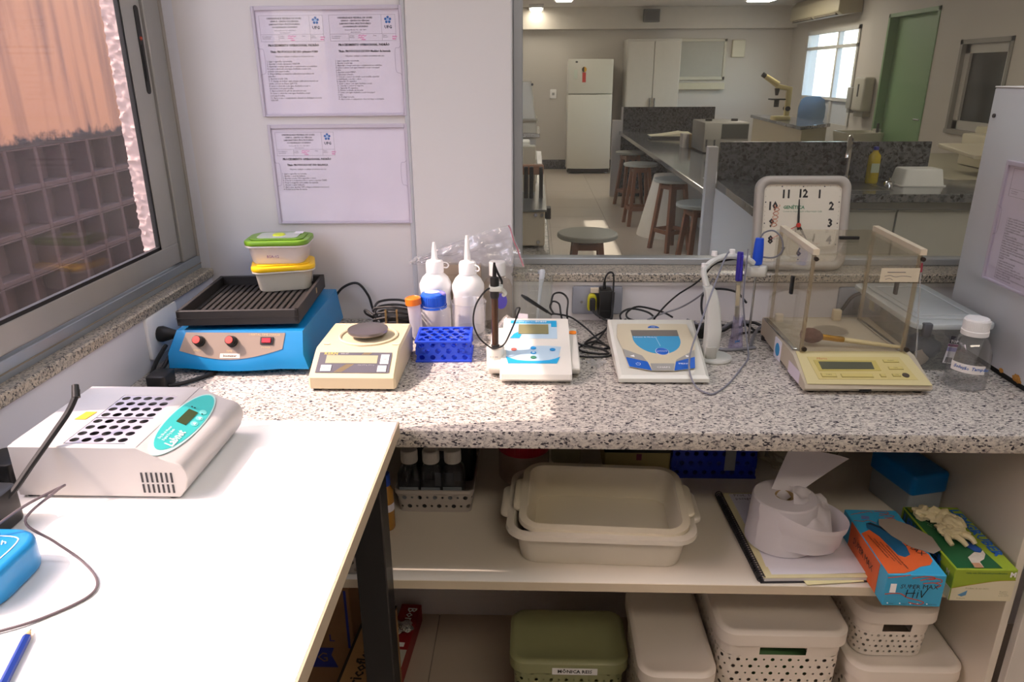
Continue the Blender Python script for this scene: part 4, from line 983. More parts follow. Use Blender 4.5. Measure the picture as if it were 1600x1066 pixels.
# ---------------------------------------------------------------- analytical balance
def balance():
    t = T('analytical_balance', 'yellowed analytical balance with a clear draft shield, near the white cabinet', 'balance', (1.41, -.27, .9))
    SIDE = M('#b7ad99', .45, var=.06); FACE = M('#cbc090', .4, var=.05, scale=8); AC = clear('#fdfcf9', .03, .12, .02, 'acrylic', '#efe6d6'); EDGE = M('#d9cdb4', .3, var=.1)
    prof = [(-.437, .906), (-.444, .913), (-.440, .920), (-.352, .946), (-.118, .947), (-.112, .94), (-.112, .906)]
    rings = [[(x+(.014*(y+.44)/.33 if True else 0), y+i, z) for y, z in prof] for x, i in ((1.2925, 0), (1.528, .002))]
    G().loft(rings).build('housing', SIDE, t, smooth=.4)
    P = frame((1.41, -.395, .9334), (1, 0, 0), (0, .085, .0248))
    decal('face_panel', [(-.113, -.047), (.116, -.049), (.108, .055), (-.106, .054)], P, FACE, t, t=.001, z=.0006)
    decal('overlay', [(-.088, -.034), (.096, -.034), (.088, .036), (-.090, .035)], P, M('#c6b87c', .35, var=.04), t, z=.0018)
    decal('display_frame', [(-.0802, -.0100), (.0376, -.0075), (.0376, .0238), (-.0810, .0241)], P, M('#b8a95f', .4), t, z=.0024)
    decal('display', [(-.073, -.0045), (.026, -.0035), (.028, .0178), (-.073, .0185)], P, M('#575a4c', .12), t, t=.0006, z=.003)
    for a, b, c, d, s in ((-.080, -.052, -.028, -.0165, 'TARE'), (-.043, .016, -.0285, -.018, ''), (.052, .081, .018, .0265, 'PRINT'), (.054, .081, -.004, .0045, 'CAL'), (.053, .068, -.025, -.017, 'ON'), (.03, .04, -.027, -.018, '')):
        k = decal('button', rect(a, b, c, d), P, M('#a89b5c', .45), t, t=.0008, z=.0024)
        decal('button_face', rect(a+.001, b-.001, c+.001, d-.001), P, M('#c6b873', .45, var=.02), k, z=.0033)
        if s: text(s, .0048, P @ Matrix.Translation(((a+b)/2, (c+d)/2, 0)), M('#55502e', .6, var=0), k, align='CENTER', z=.004)
    decal('level_bubble', ell(.078, -.021, .0065, .0065, 20), P, M('#4b4238', .3), t, t=.001, z=.0024)
    text('Marte', .0085, P @ Matrix.Translation((-.074, .029, 0)), M('#b04a30', .6, var=0), t, z=.0028, shear=.3)
    G().prism(ell(1.405, .910, .0115, .0042, 20), .0, .0015, mtx=FRONT(0, -.4405, 0)).build('front_port', BLACK, t)
    G().rbox(-.020, .022, -.026, .018, .0, .0016, r=.003, mtx=frame((1.300, -.255, .925), (0, -1, 0), (0, 0, 1)) @ Matrix.Rotation(.0, 4, 'Z')).build('white_sticker', PAPER, t)
    decal('blue_emblem', ell(.002, -.004, .013, .014, 20), frame((1.2984, -.255, .925), (0, -1, 0), (0, 0, 1)), M('#2f8fc6', .6), t, z=.0002)
    decal('serial_label', rect(-.032, .032, -.012, .012), frame((1.2945, -.375, .919), (0, -1, 0), (0, 0, 1)), M('#cfc6d2', .6), t, z=.0008)
    G().box(1.302, 1.312, -.33, -.135, .947, .951, bev=.001, seg=1).build('door_rail', CHROME, t)
    G().box(1.508, 1.517, -.33, -.135, .947, .951, bev=.001, seg=1).build('door_rail', CHROME, t)
    # draft shield: acrylic panes, glued bars and black handles
    x0, x1, y0, y1, z0, z1 = 1.311, 1.514, -.350, -.122, .947, 1.148
    sk = lambda g: g
    for nm, a in (('shield_front', (x0, x1, y0, y0+.004, z0, z1)), ('shield_back', (x0+.008, x1+.008, y1-.003, y1, z0, z1)),
                  ('sliding_door', (x0, x0+.003, y0+.006, y1-.004, z0+.004, z1-.004)), ('sliding_door', (x1-.003, x1, y0+.006, y1-.004, z0+.004, z1-.004)), ('shield_top', (x0, x1+.004, y0, y1, z1-.003, z1))):
        G().box(*a).build(nm, AC, t)
    for x in (x0, x1-.006):
        G().box(x, x+.006, y0+.004, y0+.010, z0, z1-.004).build('corner_post', clear('#f6efe2', .35, .15, .05, 'post', '#d8cbb2'), t)
        G().box(x+.006, x+.012, y1-.010, y1-.004, z0, z1-.004).build('corner_post', clear('#f6efe2', .35, .15, .05, 'post', '#d8cbb2'), t)
    for x in (x0-.003, x1-.008):
        b = bmesh.new(); bmesh.ops.create_cube(b, size=1)
        for v in b.verts: v.co = (x+(v.co.x+.5)*.012+(.010 if v.co.y > 0 else 0), (y0-.002) if v.co.y < 0 else y1, z1-.002+(v.co.z+.5)*.011)
        G().add(b).build('top_rail', EDGE, t)
        G().cyl((x+.008, y0-.003, z1-.010), (x+.008, y0+.002, z1-.010), .0042, n=14).build('screw', M('#2b211c', .4), t)
        G().cyl((x+.009, y0-.003, z0+.010), (x+.009, y0+.002, z0+.010), .0048, n=14).build('screw', M('#2b211c', .4), t)
    G().rbox(1.407, 1.447, -.225, -.215, z1, z1+.006, r=.003, bev=.001).build('top_handle', BLACK, t)
    for x in (x0-.006, x1): G().rbox(x, x+.006, -.270, -.259, 1.045, 1.082, r=.002, bev=.001).build('door_handle', BLACK, t)
    k = decal('paper_label', rect(-.038, .034, -.014, .013), frame((1.478, y0, 1.108), (1, 0, .0), (.0, 0, 1)), M('#d6cbb2', .7), t, z=.0004)
    strokes('label_line', [[(-.026, .005), (.008, .005)]], .0012, frame((1.478, y0, 1.108), (1, 0, 0), (0, 0, 1)), INKL, k, z=.0012)
    strokes('label_scrawl', [[(-.03, -.003), (-.02, -.001), (-.01, -.004), (.005, -.002), (.02, -.004)]], .0008, frame((1.478, y0, 1.108), (1, 0, 0), (0, 0, 1)), INKL, k, z=.0012)
    strokes('label_scrawl', [[(-.028, -.009), (-.02, -.007), (-.014, -.010)], ], .0008, frame((1.478, y0, 1.108), (1, 0, 0), (0, 0, 1)), INKL, k, z=.0012)
    # inside: pan and counterweight
    G().lathe([(0, .950), (.034, .950), (.036, .9485), (0, .9475)], (1.42, -.215, 0), 32).build('weighing_pan', M('#aaa294', .35, .6), t)
    G().rbox(1.452, 1.470, -.145, -.13, .947, .972, r=.003, bev=.002).build('inner_block', M('#cdbfa2', .5), t)
    G().lathe([(0, .965), (.009, .963), (.010, .947)], (1.332, -.145, 0), 18).build('inner_knob', M('#d3c8ac', .5), t)
    for x in (1.31, 1.51):
        for y in (-.42, -.14): G().cyl((x, y, .9), (x, y, .908), .01).build('foot', RUBBER, t)
    cable('power_cord', [(1.33, -.105, .925), (1.315, -.08, .91), (1.29, -.12, .905), (1.27, -.17, .9045), (1.262, -.20, .9042)], .004, M('#6e6e74', .5), t)
balance()
t = T('cosmetic_brush', 'soft brown brush with gold ferrule and ivory handle lying inside the balance shield', 'brush', (1.42, -.31, .955))
A, B = Vector((1.350, -.302, .968)), Vector((1.507, -.325, .954)); d = (B-A).normalized()
mt = Matrix.Translation(A) @ d.to_track_quat('Z', 'Y').to_matrix().to_4x4()
G().lathe([(0, -.026), (.011, -.023), (.018, -.012), (.019, .0), (.0135, .012), (.0072, .018), (0, .018)], n=20, mtx=mt, sy=.8).build('bristles', M('#6d5148', .95, var=.5, scale=90, bump=.8, bscale=260), t)
G().lathe([(.0072, .012), (.0062, .02), (.006, .055), (.0052, .06), (0, .06)], n=20, mtx=mt).build('ferrule', M('#d9a73a', .2, .95), t)
G().lathe([(.005, .058), (.0052, .07), (.0045, .12), (.0032, .168), (0, .172)], n=16, mtx=mt).build('handle', M('#ded2a4', .35), t)
t = T('thermometer', 'thin red-topped glass thermometer leaning on the right side of the clear shield', 'thermometer', (1.522, -.33, .9))
a, b = Vector((1.536, -.362, .9015)), Vector((1.541, -.300, 1.10)); d = (b-a).normalized()
G().cyl(a, b, .0016, n=8).build('glass_stem', clear('#f2f2f2', .25, .3, .03, 'stem_glass'), t)
G().cyl(b, b+d*.018, .0026, .0035, n=10).build('red_tip', M('#8c2438', .4), t)
# ---------------------------------------------------------------- clear storage box
def storage_box():
    t = T('storage_box', 'clear plastic storage box with dark grey latches beside the white cabinet', 'box', (1.59, -.18, .9))
    BX = clear('#fafcfc', .26, .12, .06, 'box_plastic', '#e6eaec'); LD = milky('#dfe5e6', .45, .25)
    x0, x1, y0, y1 = 1.549, 1.682, -.318, -.060
    r0 = [[(x, y, z) for x, y in rrect(x0-e, x1+e*.4, y0-e, y1+e, .018, 5)] for e, z in ((-.004, .9008), (.0, .905), (.010, .995))]
    G().loft(r0).build('box_body', BX, t)
    x0, x1, y0, y1 = 1.532, 1.694, -.334, -.03
    g = G().prism(rrect(x0, x1, y0, y1, .022, 6), .992, 1.004, bev=.003)
    g.prism(rrect(x0+.018, x1-.018, y0+.03, y1-.03, .016, 5), 1.004, 1.008, bev=.002); lid = g.build('lid', LD, t)
    for a in ((x0+.03, x1-.03, y0+.045, y0+.048), (x0+.03, x1-.03, y1-.05, y1-.047), (x0+.03, x0+.033, y0+.045, y1-.05), (x1-.033, x1-.03, y0+.045, y1-.05)):
        G().box(*a, 1.008, 1.010, bev=.0008, seg=1).build('lid_rib', LD, lid)
    for x in (1.556, 1.650):
        G().rbox(x-.009, x+.009, -.340, -.326, .978, 1.0065, r=.004, bev=.003).build('latch', M('#55575c', .4), t)
    Q = frame((1.617, -.3245, .949), (1, .0, 0), (.1, .0, 1)) @ Matrix.Rotation(-.12, 4, 'Z')
    s = decal('price_sticker', rect(-.0095, .0095, -.030, .028), Q, M('#dcdce2', .5), t, t=.0004, z=.0006)
    decal('sticker_band', rect(-.0095, .0095, .012, .028), Q, M('#3b3b45', .5), s, z=.0012); decal('sticker_band', rect(-.0095, .0095, .006, .011), Q, M('#8a4a70', .5), s, z=.0012); decal('sticker_band', rect(-.0095, .0095, -.004, .004), Q, M('#9a98c8', .5), s, z=.0012)
    text('TOP', .008, Q @ Matrix.Translation((0, .0165, 0)), PRINTW, s, align='CENTER', z=.0018, bold=.0003)
    for k in range(5): decal('barcode_bar', rect(-.006+k*.0027, -.0045+k*.0027, -.028, -.017), Q, INK, s, z=.0012)
storage_box()
t = T('plastic_bag', 'dark blue-grey bag of odds and ends inside the clear storage box', 'bag', (1.60, -.25, .905))
from mathutils import noise as _n
def blob(c, r, s, seed, mat, name, parent):
    b = bmesh.new(); bmesh.ops.create_icosphere(b, subdivisions=3, radius=1)
    for v in b.verts:
        k = 1+s*_n.noise(v.co*2.2+Vector((seed, 0, 0))); v.co = Vector((v.co.x*r[0], v.co.y*r[1], v.co.z*r[2]))*k+Vector(c)
    return G().add(b).build(name, mat, parent, smooth=1.2)
blob((1.588, -.27, .935), (.034, .034, .026), .35, 3, M('#4f5866', .6, var=.3), 'bag_body', t)
t = T('jar_lid', 'pale round lid lying inside the clear storage box', 'lid', (1.578, -.29, .92), 0)
blob((1.574, -.298, .921), (.016, .008, .017), .1, 8, M('#b3a79c', .5, var=.2), 'lid_disc', t)
# ---------------------------------------------------------------- bottle of solution
def solution_bottle():
    t = T('solution_bottle', 'clear eight-sided bottle with a white cap and a hand-lettered buffer label', 'bottle', (1.613, -.392, .9))
    n = 8; ring = lambda r, z: [(1.613+r*cos(2*pi*(k+.5)/n), -.392+r*sin(2*pi*(k+.5)/n), z) for k in range(n)]
    def rr(r, z, m=48):   # soft octagon
        P = []
        for k in range(m):
            a = 2*pi*k/m; q = cos(pi/8)/cos((a % (pi/4))-pi/8); P.append((1.613+r*(.35+.65*q)*cos(a), -.392+r*(.35+.65*q)*sin(a), z))
        return P
    b = G().loft([rr(.033, .9005), rr(.037, .904), rr(.0375, .95), rr(.0367, .972), rr(.032, .985), rr(.024, .999), rr(.0195, 1.004), rr(.0195, 1.01)])
    b.build('bottle_body', clear('#fbfbfb', .05, .22, .02, 'pet_bottle'), t, smooth=.5)
    G().loft([rr(.0345, .903), rr(.0358, .932)]).build('liquid', clear('#fbfcfd', .02, .05, .0, 'clear_liquid'), t)
    c = G().lathe([(0, 1.037), (.020, 1.0365), (.0215, 1.034), (.0225, 1.016), (.0225, 1.0145), (.0235, 1.0135), (.0235, 1.005), (0, 1.005)], (1.613, -.392, 0), 40)
    for k in range(48):
        a = 2*pi*k/48; c.box(-.0006, .0006, .0215, .0226, 1.017, 1.033, mtx=Matrix.Translation((1.613, -.392, 0)) @ Matrix.Rotation(a, 4, 'Z'))
    c.build('screw_cap', M('#e6e6e6', .4), t)
    lab = G().grid(lambda u, v: (1.613+.0382*cos(radians(-165+92*u)), -.392+.0382*sin(radians(-165+92*u)), .940+.017*v-.003*u), 14, 1).build('paper_label', M('#ece9e6', .7), t)
    BI = M('#2a5fb0', .6, var=0)
    for s, a0 in (('Solução', -156), ('Tampão', -112)):
        text(s, .0088, frame((1.613+.0387*cos(radians(a0)), -.392+.0387*sin(radians(a0)), .949-(.001 if a0 > -120 else 0)), (cos(radians(a0+100)), sin(radians(a0+100)), 0), (0, 0, 1)), BI, lab, shear=.25, bold=.0002)
solution_bottle()
# ---------------------------------------------------------------- clock on the sill
def clock():
    t = T('wall_clock', 'square grey framed clock leaning on the partition glass, hands near five', 'clock', (1.423, .032, 1.0205))
    Q = frame((1.416, .030, 1.1325), (1, 0, 0), (0, .034, .22)); s = .110
    def sq(a, r): return rrect(-a, a, -a, a, r, 8)
    FR = M('#a8a299', .45, var=.03)
    g = G(); rg = []
    for a, r, z in ((s-.002, .028, -.018), (s, .03, -.006), (s, .03, .004), (s-.004, .027, .009), (s-.012, .022, .0095), (s-.018, .017, .005), (s-.020, .015, .001)):
        rg.append([Q @ Vector((x, y, z)) for x, y in sq(a, r)])
    g.loft(rg, cap=False); g.build('clock_frame', FR, t, smooth=.9)
    G().prism(sq(s-.006, .02), -.017, -.010, mtx=Q).build('clock_back', DKGREY, t)
    f = G().prism(sq(s-.018, .016), -.004, .0, mtx=Q).build('clock_face', M('#d8d1c0', .5, var=.02), t)
    R = .073
    for h in range(1, 13):
        a = radians(90-30*h); m = max(abs(cos(a)), abs(sin(a)))
        x, y = R*cos(a)/m, R*sin(a)/m
        if h in (12, 6, 3, 9): k = .94
        else: k = .92 if h in (1, 11, 5, 7) else .94
        text(str(h), .026, Q @ Matrix.Translation((x*k, y*k, 0)), M('#1c1a1a', .6, var=0), f, name='numeral', align='CENTER', z=.0004, bold=.0011, sx=.9)
    for mnt in range(60):
        a = radians(6*mnt); m = max(abs(cos(a)), abs(sin(a))); r = .0865/m; big = mnt % 5 == 0
        G().box(-.0014 if big else -.0005, .0014 if big else .0005, -.0026 if big else -.001, 0, 0, .0003, mtx=Q @ Matrix.Translation((r*sin(a), r*cos(a), .0003)) @ Matrix.Rotation(-a, 4, 'Z')).build('minute_tick', INK, f, smooth=0)
    GN = M('#2f7a55', .6, var=0)
    text('GENÉTICA', .0105, Q @ Matrix.Translation((-.044, .037, 0)), GN, f, z=.0004, bold=.0003)
    text('Comércio, Importação e Exportação Ltda', .0054, Q @ Matrix.Translation((-.044, .028, 0)), GN, f, z=.0004)
    text('Fone (62)', .0058, Q @ Matrix.Translation((-.069, -.036, 0)), INKL, f, z=.0004, shear=.3); text('Genética', .006, Q @ Matrix.Translation((.012, -.038, 0)), GN, f, z=.0004); text('Quartz', .0052, Q @ Matrix.Translation((.034, -.047, 0)), M('#b04a3a', .6, var=0), f, z=.0004)
    hx = lambda ph: [(-.060+.0065*sin(2*pi*k/9+ph)+.006*(k/30-.5), -.008+.0022*k*.9) for k in range(27)]
    for ph, c in ((0, '#a5512f'), (pi, '#c98d6c')): strokes('helix', [hx(ph)], .0016, Q, M(c, .6, var=0), f, z=.0006)
    c0 = (-.006, -.004)
    def hand(name, a, L, w, mat, z, tail=.012):
        G().prism([(-w*.7, -tail), (w*.7, -tail), (w, L*.3), (w*.35, L), (-w*.35, L), (-w, L*.3)], z, z+.0006, mtx=Q @ Matrix.Translation((c0[0], c0[1], 0)) @ Matrix.Rotation(-radians(a), 4, 'Z')).build(name, mat, t)
    hand('minute_hand', -2, .060, .0028, BLACK, .002); hand('hour_hand', 148, .040, .003, BLACK, .0032, .004)
    RD = M('#c8382c', .5)
    hand('second_hand', 243, .072, .0009, RD, .0045, .004)
    G().lathe([(0, .0062), (.005, .006), (.0055, .004)], n=18, mtx=Q @ Matrix.Translation((c0[0], c0[1], 0))).build('hand_hub', RD, t)
    G().prism(sq(s-.019, .016), .006, .0065, mtx=Q).build('cover_glass', clear('#ffffff', .01, .05, .0, 'clock_glass'), t)
clock()

# ---------------------------------------------------------------- white cabinet on the right with its notice
t = T('equipment_cabinet', 'tall white steel cabinet with rust at its foot, standing on the granite', 'cabinet', (1.95, -.38, .9))
CBM = M('#cfd2d8', .35, var=.02)
G().box(1.706, 2.30, -.615, -.135, .912, 1.438, bev=.003, seg=2).build('cabinet_body', CBM, t)
G().box(1.7055, 2.30, -.6155, -.1345, 1.438, 1.441, bev=.001, seg=1).build('top_sheet', WHITE, t)
G().box(1.712, 2.29, -.60, -.15, .9, .912).build('plinth', RUBBER, t)
G().cyl((1.7062, -.153, 1.385), (1.7030, -.153, 1.385), .004, n=12).build('rivet', M('#3a3536', .4), t)
blob((1.7055, -.40, .918), (.001, .012, .007), .6, 5, M('#b5813a', .8, var=.4, scale=200), 'rust_patch', t)
blob((1.7055, -.352, .915), (.001, .006, .004), .6, 9, M('#b5813a', .8, var=.4, scale=200), 'rust_patch', t)

# ---------------------------------------------------------------- document pockets
ACR = clear('#fefdff', .03, .05, .02, 'acrylic_pocket', '#efeaf4'); RIM = milky('#cdc6d4', .2, .3)
HEAD = ['UNIVERSIDADE FEDERAL DE GOIÁS', 'CÂMPUS - CENTRO DE CIÊNCIAS', 'LABORATÓRIO MULTIUSUÁRIO', 'COORDENAÇÃO DE ENSINO']
BODY1 = '1. Ligar o aparelho na tomada;\n2. Apertar o botão (amarelo) ON/OFF;\n3. Aguardar o tempo para que o equipamento se estabilize;\n4. Lavar o eletrodo com água destilada e secar com\ncuidado com papel toalha;\n5. Disponibilizar os tampões calibradores próximos do\naparelho;\n6. Apertar a tecla CAL;\n7. O display vai indicar qual solução calibradora deverá ser\nusada, colocar no frasco (pH 7.0);\n8. Lavar o eletrodo com água destilada e secar o\nexcedente com papel toalha;\n9. Após a leitura do pH da amostra em uso;\n10. Lavar o eletrodo com água destilada e secar\ncom papel toalha;\n11. Após o uso, o equipamento deverá ser desligado na tecla\nON/OFF.'
BODY2 = '1. Ligar o aparelho na tomada;\n2. Apertar a tecla liga;\n3. Aguardar o tempo para que o equipamento se estabilize;\n4. Lavar o sensor com água destilada e secar com papel\ntoalha;\n5. Apertar a tecla MENU;\n6. Selecionar a função;\n7. Colocar o sensor na solução a ser medida, aguardar\na estabilização e anotar o valor;\n8. Aguardar 10 segundos;\n9. Lavar o sensor com água destilada e secar;\n10. Guardar o sensor no suporte;\n11. Aguardar 10 segundos;\n12. Retirar a solução da bancada;\n13. Lavar com água destilada e secar com papel\ntoalha;\n14. Desligar na tecla;\n15. Após o uso, o equipamento deve ser limpo e desligado.'
BODY3 = '1. Ligar o aparelho na tomada;\n2. Ajustar o nível da balança;\n3. Apertar a tecla ON e aguardar o visor;\n4. Colocar o recipiente sobre o prato e apertar TARE;\n5. Pesar o reagente com auxílio da espátula;\n6. Anotar o valor indicado;\n7. Após usar, apertar OFF e limpar a balança com pincel;\n8. Fechar as portas da capela.'
def sheet(t, Q, w, h, title, body, logo=True, fs=.0052):
    """one printed page; Q has its origin at the page's lower left corner"""
    p = decal('page', rect(0, w, 0, h), Q, PAPER, t, t=.0003, z=.0015)
    if not body: return p
    z = .0022
    X = lambda x, y: Q @ Matrix.Translation((x, y, 0))
    for i, s in enumerate(HEAD): text(s, .0042 if i % 2 else .0048, X(w*.40, h-.012-.0058*i), INK, p, align='CENTER', z=z, bold=.0001)
    text('Rodovia BR, Km 192 - CEP 75800', .0034, X(w*.40, h-.036), INKL, p, align='CENTER', z=z); text('lab.multiusuario', .0034, X(w*.40, h-.0405), INKL, p, align='CENTER', z=z)
    for k in range(6):
        if k == 5: decal('logo_mark', ell(w*.85, h-.0165, .0022, .0022, 12), X(0, 0), M('#8fc4ea', .6, var=0), p, z=z); continue
        a = 2*pi*k/5+.3; decal('logo_mark', ell(w*.85+.0052*cos(a), h-.0165+.0052*sin(a), .0027, .0027, 12), X(0, 0), LOGO, p, z=z)
    text('UFG', .0085, X(w*.85, h-.031), M('#1d2f4a', .6, var=0), p, align='CENTER', z=z, bold=.0003)
    lines = [[(w*.04, h-.006), (w*.95, h-.006), (w*.95, h-.058), (w*.04, h-.058), (w*.04, h-.006)], [(w*.04, h-.044), (w*.95, h-.044)], [(w*.76, h-.006), (w*.76, h-.058)], [(w*.30, h-.044), (w*.30, h-.058)]]
    g = G()
    for ln in lines:
        for a, b in zip(ln, ln[1:]):
            x0, x1 = sorted((a[0], b[0])); y0, y1 = sorted((a[1], b[1])); g.box(x0-.00015, x1+.00015, y0-.00015, y1+.00015, z, z+.0002, mtx=Q)
    o = g.build('table_rule', INKL, p); o['kind'] = 'stuff'
    text('Procedimento\nOperacional', .0036, X(w*.06, h-.0465), INKL, p, z=z); text('Código:\nRevisão:', .0034, X(w*.31, h-.0460), INKL, p, z=z); text('Data:', .0034, X(w*.64, h-.0475), INKL, p, z=z); text('Página:\nEmissão:', .0034, X(w*.77, h-.0455), INKL, p, z=z)
    for x, y, L in ((.43, .0475, .018), (.43, .0515, .012), (.47, .0555, .009), (.90, .0500, .010), (.90, .0545, .007)):
        strokes('pink_note', [[(w*x+L*k/5, h-y+.0010*(1 if k % 2 else -1)) for k in range(6)]], .0011, Q, PINK, p, z=z)
    text('PROCEDIMENTO OPERACIONAL PADRÃO', .0064, X(w*.5, h-.066), INK, p, align='CENTER', z=z, bold=.00025, sx=.92)
    text(title, .0062, X(w*.5, h-.079), INK, p, align='CENTER', z=z, bold=.00022, sx=.85)
    text('Objetivo: utilizar e realizar as leituras em uso', .0047, X(w*.5, h-.0885), INK, p, align='CENTER', z=z)
    text(body, fs, X(w*.08, h-.096), INK, p, z=z, sp=.98, sx=.9)
    return p
def pocket(label, Q, W, H, pages):
    t = T('document_pocket', label, 'notice', Q.translation, 0, 'clear document pockets')
    G().box(0, W, 0, H, .0, .0012, mtx=Q).build('back_sheet', M('#d8d3dd', .4, var=.02), t)
    for p in pages: sheet(t, Q @ Matrix.Translation((p[0], p[1], 0)), *p[2:])
    G().box(.002, W-.002, .002, H-.002, .0045, .0058, mtx=Q).build('cover_sheet', ACR, t)
    for a in ((.007, W-.007, 0, .005), (.007, W-.007, H-.009, H), (0, .007, 0, H), (W-.007, W, 0, H)):
        G().box(*a, 0, .0062, bev=.0012, seg=1, mtx=Q).build('rim', RIM, t)
    for x, s in ((.007, 1), (W-.007, -1)):
        y = H*.5
        strokes('thumb_notch', [[(x, y+.032), (x+s*.004, y+.028), (x+s*.012, y+.024), (x+s*.012, y-.018), (x+s*.003, y-.024), (x, y-.028)]], .0008, Q, M('#9a93a6', .3), t, z=.0060)
    return t
Q1 = frame((.173, -.0005, 1.379), (1, 0, .004), (-.0, 0, 1)); Q2 = frame((.181, -.0005, 1.136), (1, 0, .006), (0, 0, 1))
pocket('upper clear document pocket on the wall holding two printed procedures', Q1, .327, .228,
       [(.009, .007, .152, .208, 'Título: PROTOCOLO DE USO: pHmetro P1800', BODY1), (.161, .007, .158, .208, 'Título: PROTOCOLO DE USO: Medidor de bancada', BODY2, True, .0048)])
pocket('lower clear document pocket on the wall with one printed and one blank page', Q2, .319, .226,
       [(.009, .007, .147, .208, 'Título: PROTOCOLO DE USO: BALANÇA', BODY3), (.156, .007, .155, .208, '', '')])
Q3 = frame((1.7058, -.232, 1.072), (0, -1, 0), (0, 0, 1))
pocket('clear document pocket with a printed procedure on the white cabinet side', Q3, .325, .235, [(.012, .03, .30, .198, 'Título: PROTOCOLO DE USO', BODY1+'\n'+BODY3, True, .0050)])

# ================================================================== under the countertop
WM[0] = True
LAM = M('#d8d0c2', .5, var=.02, scale=3)
t = T('shelf_cabinet', 'white laminate open shelf cabinet under the granite countertop', 'cabinet', (.85, -.3, 0))
G().box(.02, 1.646, -.6, -.015, .572, .59, bev=.0008, seg=1).build('shelf', LAM, t)
G().box(.02, 1.646, -.6015, -.6, .572, .59).build('edge_band', M('#cdbfa6', .5), t)
G().box(1.646, 1.660, -.6, -.015, .0, .865, bev=.0008, seg=1).build('side_panel', LAM, t)
G().box(.005, .02, -.6, -.015, .0, .865, bev=.0008, seg=1).build('side_panel', LAM, t)
G().box(.02, 1.646, -.015, -.002, .59, .865).build('back_panel', LAM, t)
G().box(1.672, 2.3, -.615, -.598, .03, .86, bev=.001, seg=1).build('door', M('#cfc9c0', .45, var=.02), t)

def tray_tub(name, label, loc, W, D, H, rz, mat, rx=0):
    t = T(name, label, 'tray', loc, rz, None, rx); WM[0] = False
    def per(s, z, ear=0):
        P = []
        for x, y in rrect(-W/2*s, W/2*s, -D/2*s, D/2*s, .034*s, 6): P.append((x, y, z))
        return P
    def grow(e, z):
        P = []
        for x, y in rrect(-W/2-e, W/2+e, -D/2-e, D/2+e, .034+e, 6): P.append((x, y, z))
        return P
    g = G().loft([per(.90, 0), per(.91, .002), grow(-.004, H-.004), grow(.010, H-.002), grow(.011, H-.008), grow(.013, H-.008), grow(.012, H+.001), grow(-.002, H+.003), grow(-.006, H-.002), per(.895, .006)], cap=True)
    for s in (-1, 1): g.prism(rrect(-.016, .016, -.052, .052, .014, 5), H-.008, H+.001, bev=.002, seg=1, mtx=Matrix.Translation((s*(W/2+.010), 0, 0)))
    g.build('tray_shell', mat, t, smooth=.8)
    WM[0] = True
    return t
TUB = M('#d6cfc0', .4, var=.03); TUB2 = M('#d8cfb8', .4, var=.05, scale=5)
tray_tub('plastic_tray', 'white plastic tray on the shelf, the outer one of the nested pair', (.918, -.445, .5905), .335, .225, .072, radians(-2), TUB)
tray_tub('plastic_tray', 'yellowed white plastic tray nested inside the other, raised at the back', (.925, -.438, .6035), .300, .205, .072, radians(-3), TUB2, radians(3))

# ---- perforated baskets
def basket(name, label, cx, y0, z, W, D, H, mat, lidmat=None, hole=.0042, pitch=.017, group=None, handle=True, rim=False, r=.03):
    """open or lidded basket with round holes; y0 is its front"""
    t = T(name, label, 'basket', (cx, y0+D/2, z), 0, group); WM[0] = False
    top, ft = H-(.03 if lidmat else .008), .92
    path = rrect(-W/2, W/2, -D/2, D/2, r, 4); path = path+path[:1]
    L = [0]
    for a, b in zip(path, path[1:]): L.append(L[-1]+math.hypot(b[0]-a[0], b[1]-a[1]))
    def f(u, v):
        u = min(max(u, 0), L[-1]-1e-6)
        k = max(i for i in range(len(L)-1) if L[i] <= u+1e-9); q = (u-L[k])/(L[k+1]-L[k]) if L[k+1] > L[k] else 0
        x = path[k][0]+(path[k+1][0]-path[k][0])*q; y = path[k][1]+(path[k+1][1]-path[k][1])*q
        s = ft+(1-ft)*v/H
        return (x*s, y*s, v)
    zb = .004
    hz = top-.034 if handle else top
    nv = max(2, int((hz-zb)/pitch)); nu = int(L[-1]/pitch)
    g = G().perf(lambda u, v: f(u, zb+v), L[-1], hz-zb, nu, nv, hole, stag=True, seg=8, small=hole*.55)
    if handle:   # upper band leaves a grip slot open in the front
        um = None; best = 9
        for k in range(400):
            u = L[-1]*k/400; p = f(u, hz)
            if p[1] < 0 and abs(p[0]) < best: best, um = abs(p[0]), u
        h0, h1 = um-W*.19, um+W*.19
        g.grid(lambda a, b: f(h1+(L[-1]-h1)*a, hz+(top-hz)*b), 24, 1); g.grid(lambda a, b: f(h0*a, hz+(top-hz)*b), 40, 1)
        g.grid(lambda a, b: f(h0+(h1-h0)*a, top-.012+.012*b), 6, 1); g.grid(lambda a, b: f(h0+(h1-h0)*a, hz+.004*b), 6, 1)
    g.prism([(x*ft, y*ft) for x, y in path[:-1]], 0, zb); 
    b = g.build('basket_body', mat, t, smooth=.9)
    if lidmat:
        g = G(); e = .007
        def ring(k, zz): return [(x, y, zz) for x, y in rrect(-W/2-k, W/2+k, -D/2-k, D/2+k, r+max(k, -.02), 7)]
        g.loft([ring(e-.003, H-.034), ring(e, H-.032), ring(e, H-.006), ring(e-.006, H), ring(e-.012, H+.0006), ring(e-.015, H-.0012), ring(e-.05, H-.0012)])
        g.build('lid', lidmat, t, smooth=.7)
    else:
        g = G()
        g.loft([[(x*k, y*k, zz) for x, y in path[:-1]] for k, zz in ((1, H-.010), (1.015, H-.008), (1.015, H), (.985, H), (.97, H-.008))], cap=False)
        g.build('rim', mat, t)
    WM[0] = True
    return t
WB = M('#ddd5ca', .42, var=.02); GB = M('#979a70', .42, var=.03); GRB = M('#aaa39c', .45, var=.03)
